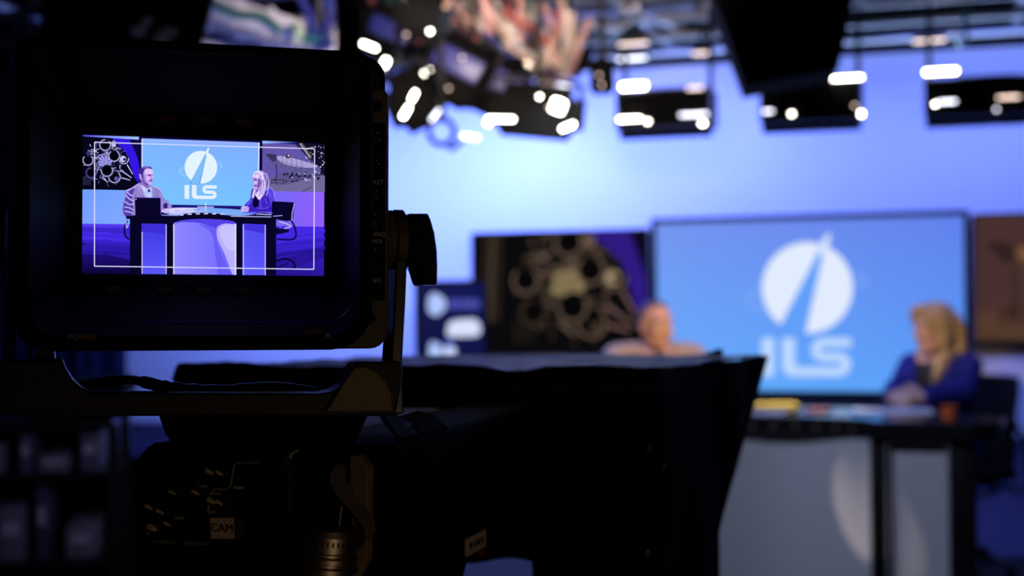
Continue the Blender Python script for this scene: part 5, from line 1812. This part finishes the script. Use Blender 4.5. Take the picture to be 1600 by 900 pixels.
x0, zt = B(206, 692)
x1 = B(452, 760)[0]
zb = B(330, 1090)[1]
rad_b = (0.01, 0.006, 0.006, 0.02)
m = MB()
m.loft([at_y(rrect(x0 + .004, x1 - .002, zb + .004, zt - .004, rad_b), 0.0), at_y(rrect(x0 + .001, x1, zb, zt - .001, rad_b), 0.003), at_y(rrect(x0, x1, zb, zt, rad_b), 0.006), at_y(rrect(x0, x1, zb, zt, rad_b), 0.30)], True, True, True)
m.build('rear_body', M['black'], cb, sharp=30)
x2 = B(600, 760)[0]
zt2 = B(520, 704)[1]
m = MB()
m.loft([at_y(rrect(x1 - 0.004, x2, zb, zt2, 0.012), 0.022), at_y(rrect(x1 - 0.004, x2 + 0.002, zb, zt2 + 0.002, 0.012), 0.026), at_y(rrect(x1 - 0.004, x2 + 0.002, zb, zt2 + 0.002, 0.012), 0.10),
        at_y(rrect(x1 - 0.004, x2 + 0.002, B(740, 882, 0.18)[1], zt2 + 0.002, 0.012), 0.16), at_y(rrect(x1 - 0.004, x2 + 0.002, B(740, 882, 0.18)[1], zt2 + 0.002, 0.012), 0.36)], True, True, True)
m.build('side_body', M['matte'], cb, sharp=30)
# added gloss bars stand in for the highlight along the body's top edge
for py, a, b in ((694, 242, 308), (701, 258, 312)):
    p0, p1 = B(a, py, -0.001), B(b, py, -0.001)
    MB().tube([(p0[0], -0.0015 + 0.001 * (py - 694), p0[1]), (p1[0], -0.0015, p1[1])], 0.0012, 8).build('highlight_bar', M['gloss'], cb)
# printed circuit line, labels, switches
def btube(pts, r, material, name, y=-0.0005):
    MB().tube([(B(*q_)[0], y, B(*q_)[1]) for q_ in pts], r, 6, flat=1.0).build(name, material, cb)


btube([(403, 723), (370, 723), (366, 727), (361, 759), (356, 764), (336, 764), (330, 769), (325, 801)], 0.0004, M['print'], 'printed_line')
for px, py, w_, h_, mt in ((373, 762, 16, 4, 'print'), (317, 760, 15, 5, 'dimprint'), (280, 809, 17, 5, 'dimprint'), (284, 759, 14, 4, 'faint'), (338, 771, 17, 4, 'dimprint'), (237, 809, 10, 4, 'faintred'),
                           (232, 834, 8, 4, 'dimprint'), (258, 803, 10, 3, 'dimprint'), (331, 800, 12, 5, 'dimprint')):
    x, z = B(px, py)
    s = 0.00043
    MB().box((x, -0.0002, z), (w_ * s, 0.0006, h_ * s)).build('mark_plate', M[mt], cb)
for px, py, rr in ((335, 736, .0016), (350, 738, .0012), (313, 768, .0012), (338, 781, .0018), (350, 784, .0012), (241, 791, .0014), (258, 798, .0012), (246, 823, .0022), (269, 817, .001), (277, 768, .001)):
    x, z = B(px, py + 3)
    sw_ = MB().lathe([(0.0045, 0.001), (0.0045, -0.002), (0.003, -0.003), (0.0001, -0.003)], (x, 0, z), 'Y', 14).build('switch', M['satin'], cb)
    MB().tube([(x, -0.003, z), (x, -0.010, z + 0.003)], [rr * 0.7, rr], 8).build('switch_lever', M['cream'], sw_)  # cream tip painted for the glint of a metal lever
x, z = B(348, 825)
la = MB().box((x, -0.0006, z), (0.0172, 0.0012, 0.0140), Matrix.Rotation(radians(-2), 3, 'Y')).build('tape_label', M['cream'], cb)
o = letters('lettering', 'CAM', 0.0080, la, (x + 0.0003, -0.0014, z), M['ink'])
x, z = B(374, 827)
MB().box((x, -0.0005, z), (0.0050, 0.0010, 0.0130)).build('tape_end', M['greytape'], cb)
for s_, px, py in (('INTERCOM', 257, 847), ('EARPHONE', 307, 849)):
    x, z = B(px, py)
    letters('lettering', s_, 0.0036, cb, (x, -0.0006, z), M['dimprint'], shear=0.15)
x, z = B(266, 894)
R_c = Matrix.Rotation(radians(90), 3, 'X')
MB().lathe([(0.010, 0.0), (0.011, -0.010), (0.012, -0.012), (0.012, -0.022), (0.009, -0.024), (0.008, -0.012), (0.0001, -0.012)], (x, 0, z - 0.008), 'Y', 22).build('intercom_socket', M['chrome'], cb)
x, z = B(312, 894)
MB().lathe([(0.009, 0.0), (0.009, -0.006), (0.006, -0.008), (0.005, -0.003), (0.0001, -0.003)], (x, 0, z - 0.008), 'Y', 22).build('earphone_socket', M['satin'], cb)
# bracket, its edge highlight drawn as a pale line, and a recess
btube([(462, 704), (452, 710), (447, 724), (438, 780), (430, 846), (430, 880)], 0.0009, M['print'], 'edge_highlight', 0.003)
rp = [(470, 712), (540, 706), (548, 720), (540, 832), (460, 836), (456, 800)]
MB().prism([B(px, py, 0.02) for px, py in rp], 0.014, 0.024, 0.001).build('recess_plate', M['black'], cb)
rp = [(552, 712), (566, 708), (582, 728), (580, 872), (566, 900), (540, 900), (556, 856)]
MB().prism([B(px, py, 0.02) for px, py in rp], 0.013, 0.024, 0.001).build('side_plate', M['castlight'], cb)
# hanging strap
a_, b_ = [], []
st = [(526, 727, 0.010), (517, 738, 0.004), (515, 754, 0.0), (524, 770, 0.0), (540, 790, 0.0), (556, 808, 0.0), (569, 824, 0.002), (571, 846, 0.006), (560, 860, 0.010)]
for px, py, y in st:
    q_ = B(px, py, y)
    a_.append(Vector((q_[0], y, q_[1])))
    q_ = B(px + (14 if py < 790 else 6), py - (2 if py < 760 else 10), y)
    b_.append(Vector((q_[0], y + 0.009, q_[1])))
m = MB()
m.loft([a_, b_, [q_ + Vector((0, 0.0015, 0)) for q_ in b_], [q_ + Vector((0, 0.0015, 0)) for q_ in a_]], False, False, True, False)
m.build('strap', M['strapgrey'], cb)
q0, q1 = B(534, 790, -0.004), B(529, 832, -0.004)
MB().tube([(q0[0], -0.004, q0[1]), (q1[0], -0.004, q1[1])], 0.0012, 8).build('release_rod', M['chrome'], cb)
MB().cyl((q1[0], -0.004, q1[1] + 0.001), (q1[0], -0.004, q1[1] - 0.004), 0.0028, n=14).build('release_tip', M['chrome'], cb)
# cable connector with knurled rings
xc, zc = B(505, 838, -0.01)
pr = [(0.006, 0.012), (0.019, 0.010), (0.0205, 0.006), (0.0205, -0.004), (0.0185, -0.0055), (0.0185, -0.007), (0.0215, -0.008), (0.0215, -0.011), (0.0190, -0.012), (0.0190, -0.0135), (0.0220, -0.0145), (0.0220, -0.0175),
      (0.0195, -0.0185), (0.0195, -0.021), (0.0145, -0.024), (0.0130, -0.06), (0.011, -0.12)]
Rt = Matrix.Rotation(radians(8), 3, 'Y')
cn = MB().lathe([(r_, h_) for r_, h_ in pr[:14]], (xc, -0.004, zc - 0.004), 'Z', 40, Rt).build('cable_connector', M['chrome'], cb, sharp=20)
MB().lathe([(r_, h_) for r_, h_ in pr[13:]], (xc, -0.004, zc - 0.004), 'Z', 24, Rt).build('camera_cable', M['chrome'], cn)
m = MB()
for k in range(14):
    a = radians(-150 + k * 9.5)
    q_ = Rt @ Vector((0.0207 * cos(a), 0.0207 * sin(a), 0.002)) + Vector((xc, -0.004, zc - 0.004))
    m.box(q_, (0.0008, 0.0008, 0.003), Rt @ Matrix.Rotation(a, 3, 'Z'))
o = m.build('scale_mark', M['ink'], cn)
o['kind'] = 'stuff'
# carrying handle arching over the top
pts = [(590, 640, 0.05), (600, 652, 0.05), (616, 672, 0.055), (634, 692, 0.065), (652, 712, 0.08), (664, 724, 0.09)]
c1, c2 = [], []
for px, py, y in pts:
    q_ = B(px, py, y)
    c1.append(Vector((q_[0], y, q_[1])))
    q_ = B(px + 20, py - 6, y + 0.02)
    c2.append(Vector((q_[0], y + 0.02, q_[1])))
MB().loft([c1, c2, [q_ - Vector((0, 0, 0.004)) for q_ in c2], [q_ - Vector((0, 0, 0.004)) for q_ in c1]], False, False, True, False).build('handle', M['satin'], cb)
c1, c2 = [], []
for px, py, y in [(618, 652, 0.08), (644, 660, 0.09), (664, 678, 0.10), (680, 702, 0.12), (700, 730, 0.15)]:
    q_ = B(px, py, y)
    c1.append(Vector((q_[0], y, q_[1])))
    c2.append(Vector((q_[0] + 0.004, y + 0.035, q_[1] + 0.002)))
MB().loft([c1, c2, [q_ - Vector((0, 0, 0.004)) for q_ in c2], [q_ - Vector((0, 0, 0.004)) for q_ in c1]], False, False, True, False).build('handle_cover', M['satin'], cb)
# cream label on the side
zl = B(735, 848, 0.175)[1]
ll = MB().box((x2 + 0.0026, 0.176, BF.hit(735, 850, 0.17).z), (0.0012, 0.046, 0.0135)).build('tape_label', M['cream'], cb)
for k, (yy, ww) in enumerate(((0.163, 0.006), (0.172, 0.005), (0.181, 0.007), (0.190, 0.005))):
    MB().box((x2 + 0.0033, yy, BF.hit(735, 850, 0.17).z), (0.0004, ww, 0.0045)).build('print_mark', M['ink'], ll)
MB().sphere((x2 + 0.002, 0.19, BF.hit(742, 868, 0.18).z), 0.003).build('red_button', M['printred'], cb)
# lens box inside the cloth
MB().box((-0.05, 0.62, 1.235), (0.17, 0.54, 0.11), bevel=0.02).build('lens_box', M['matte'], cb)
# pedestal
ped = thing('camera_pedestal', 'black camera pedestal column with three wheels under the studio camera', 'pedestal', BF)
MB().box((-0.03, 0.16, zb - 0.022), (0.20, 0.30, 0.04), bevel=0.008).build('head_plate', M['black'], ped)
MB().lathe([(0.06, zb - 0.045), (0.06, 0.55), (0.09, 0.54), (0.09, 0.18), (0.14, 0.17), (0.14, 0.12)], (-0.03, 0.2, 0), 'Z', 28).build('column', M['black'], ped)
for k in range(3):
    a = 2 * pi * k / 3 + 0.4
    lg = MB().box((-0.03 + 0.19 * cos(a), 0.2 + 0.19 * sin(a), 0.135), (0.36, 0.08, 0.05), Matrix.Rotation(a, 3, 'Z'), 0.01).build('leg', M['black'], ped)
    q_ = Vector((-0.03 + 0.33 * cos(a), 0.2 + 0.33 * sin(a), 0.06))
    t_ = Vector((-sin(a), cos(a), 0)) * 0.025
    MB().cyl(q_ - t_, q_ + t_, 0.06, n=22).build('wheel', M['satin'], lg)

# ================================================================ prompter hood in front of the lens
ph = thing('prompter_hood', 'large black cloth prompter hood with slanting front over the camera lens', 'prompter', BF)
LX, RX = -0.335, 0.17
HS0, HS1 = 0.455, 1.306


def HT(s):
    return 1.324 - 0.037 * (s - HS0)


def wr(x, s):
    return 0.006 * noise.noise(Vector((x * 14, s * 8, 1))) + 0.003 * noise.noise(Vector((x * 40, s * 34, 5)))


m = MB()
nx, ns = 28, 44
vs, fs = [], []
for j in range(ns + 1):
    s = HS0 + (HS1 - HS0 - 0.01) * j / ns
    for i in range(nx + 1):
        x = LX + (RX - LX) * i / nx
        vs.append((x, s, HT(s) + wr(x, s)))
for j in range(ns):
    for i in range(nx):
        a = j * (nx + 1) + i
        fs.append([a, a + 1, a + nx + 2, a + nx + 1])
m.add(vs, fs, True)
# hem folding down over the back edge
vs, fs = [], []
for j in range(9):
    for i in range(nx * 2 + 1):
        x = LX + (RX - LX) * i / (nx * 2)
        dz = 0.05 * j / 8 * (0.6 + 0.8 * abs(noise.noise(Vector((x * 11, 2, 2)))))
        vs.append((x, HS0 - 0.004 - 0.012 * sin(pi * j / 8) + 0.006 * noise.noise(Vector((x * 30, j * 0.6, 3))), HT(HS0) + wr(x, HS0) * (1 - j / 8) - dz))
for j in range(8):
    for i in range(nx * 2):
        a = j * (nx * 2 + 1) + i
        fs.append([a, a + 1, a + nx * 2 + 2, a + nx * 2 + 1])
m.add(vs, fs, True)
m.build('top_cloth', M['lidcloth'], ph, sharp=80)


def side_sheet(x, mirror):
    """cloth side, a grid under the slanting front edge"""
    m_ = MB()
    vs, fs = [], []
    n_, k_ = 30, 30
    for j in range(k_ + 1):
        z = 0.92 + (1.0) * 0
        t = j / k_
        z = 0.92 + 0.404 * t
        zz = z
        if zz <= 1.113:
            smax = 0.806 + 0.006 * (zz - 0.92) / 0.193
        else:
            smax = 0.812 + (HS1 - 0.812) * ((zz - 1.113) / (1.293 - 1.113))
        smax = min(smax, HS1)
        for i in range(n_ + 1):
            s = HS0 + (smax - HS0) * i / n_
            top = min(zz, HT(s) - 0.001)
            edge = min(1, (n_ - i) / 4, i / 4 + 0.3)
            vs.append((x + 0.010 * edge * noise.noise(Vector((s * 7, zz * 5, 3 + mirror * 9))), s, top))
    for j in range(k_):
        for i in range(n_):
            a = j * (n_ + 1) + i
            fs.append([a, a + 1, a + n_ + 2, a + n_ + 1])
    m_.add(vs, fs, True)
    return m_


for x, nm in ((RX, 0), (LX, 1)):
    o = side_sheet(x, nm).build('side_cloth', M['cloth'], ph, sharp=80)
    sd = o.modifiers.new('thickness', 'SOLIDIFY')
    sd.thickness = 0.003
# back cloth
m = MB()
vs, fs = [], []
zlow = BF.hit(790, 880, HS0).z
for j in range(15):
    for i in range(41):
        x = LX + (RX - LX) * i / 40
        lo = zlow + 0.004 * sin(x * 60)
        if x > BF.hit(838, 880, HS0).x:
            lo = 0.92 + 0.0 * x
        z = lo + (HT(HS0) - 0.004 - lo) * j / 14
        vs.append((x, HS0 + 0.006 + 0.008 * noise.noise(Vector((x * 14, z * 3, 7))), z))
for j in range(14):
    for i in range(40):
        a = j * 41 + i
        fs.append([a, a + 1, a + 42, a + 41])
m.add(vs, fs, True)
m.build('back_cloth', M['cloth'], ph, sharp=80)
# curled corner flap on the front edge of the lid
f0 = BF.l(P(1086, 558, 2.10)); f1 = BF.l(P(1122, 545, 2.12)); f2 = BF.l(P(1130, 574, 2.12)); f3 = BF.l(P(1088, 576, 2.08))
m = MB()
m.loft([[f0, f1, f2, f3], [q_ + Vector((0.004, 0.012, 0)) for q_ in (f0, f1, f2, f3)]], True, True, False)
m.build('corner_flap', M['cloth'], ph)
# frame rails, glass and monitor inside the hood
for x in (LX + 0.012, RX - 0.012):
    MB().box((x, 0.63, 1.02), (0.016, 0.32, 0.025), bevel=0.003).build('rail', M['satin'], ph)
gl = MB()
gl.box((-0.0825, 1.03, 1.20), (0.46, 0.50, 0.004), Matrix.Rotation(radians(20), 3, 'X'))
M['glass'] = mat('prompter_glass', (0.9, 0.9, 0.95), 0.02)
M['glass'].node_tree.nodes['Principled BSDF'].inputs['Transmission Weight'].default_value = 1.0
gl.build('glass', M['glass'], ph)
MB().box((0.0, 0.64, 1.168), (0.04, 0.34, 0.02), bevel=0.004).build('support_rod', M['satin'], ph)
for px, py in ((1013, 702), (1036, 728), (1010, 866)):
    q_ = BF.hit(px, py, 0.0)
    # fasteners on the right cloth
    o_ = BF.I @ CAM_O
    d_ = BF.I.to_3x3() @ ray(px, py)
    t_ = (RX + 0.008 - o_.x) / d_.x
    q_ = o_ + d_ * t_
    MB().sphere((RX + 0.008, q_.y, q_.z), (0.003, 0.004, 0.004), 10, 7).build('snap_fastener', M['steel'], ph)
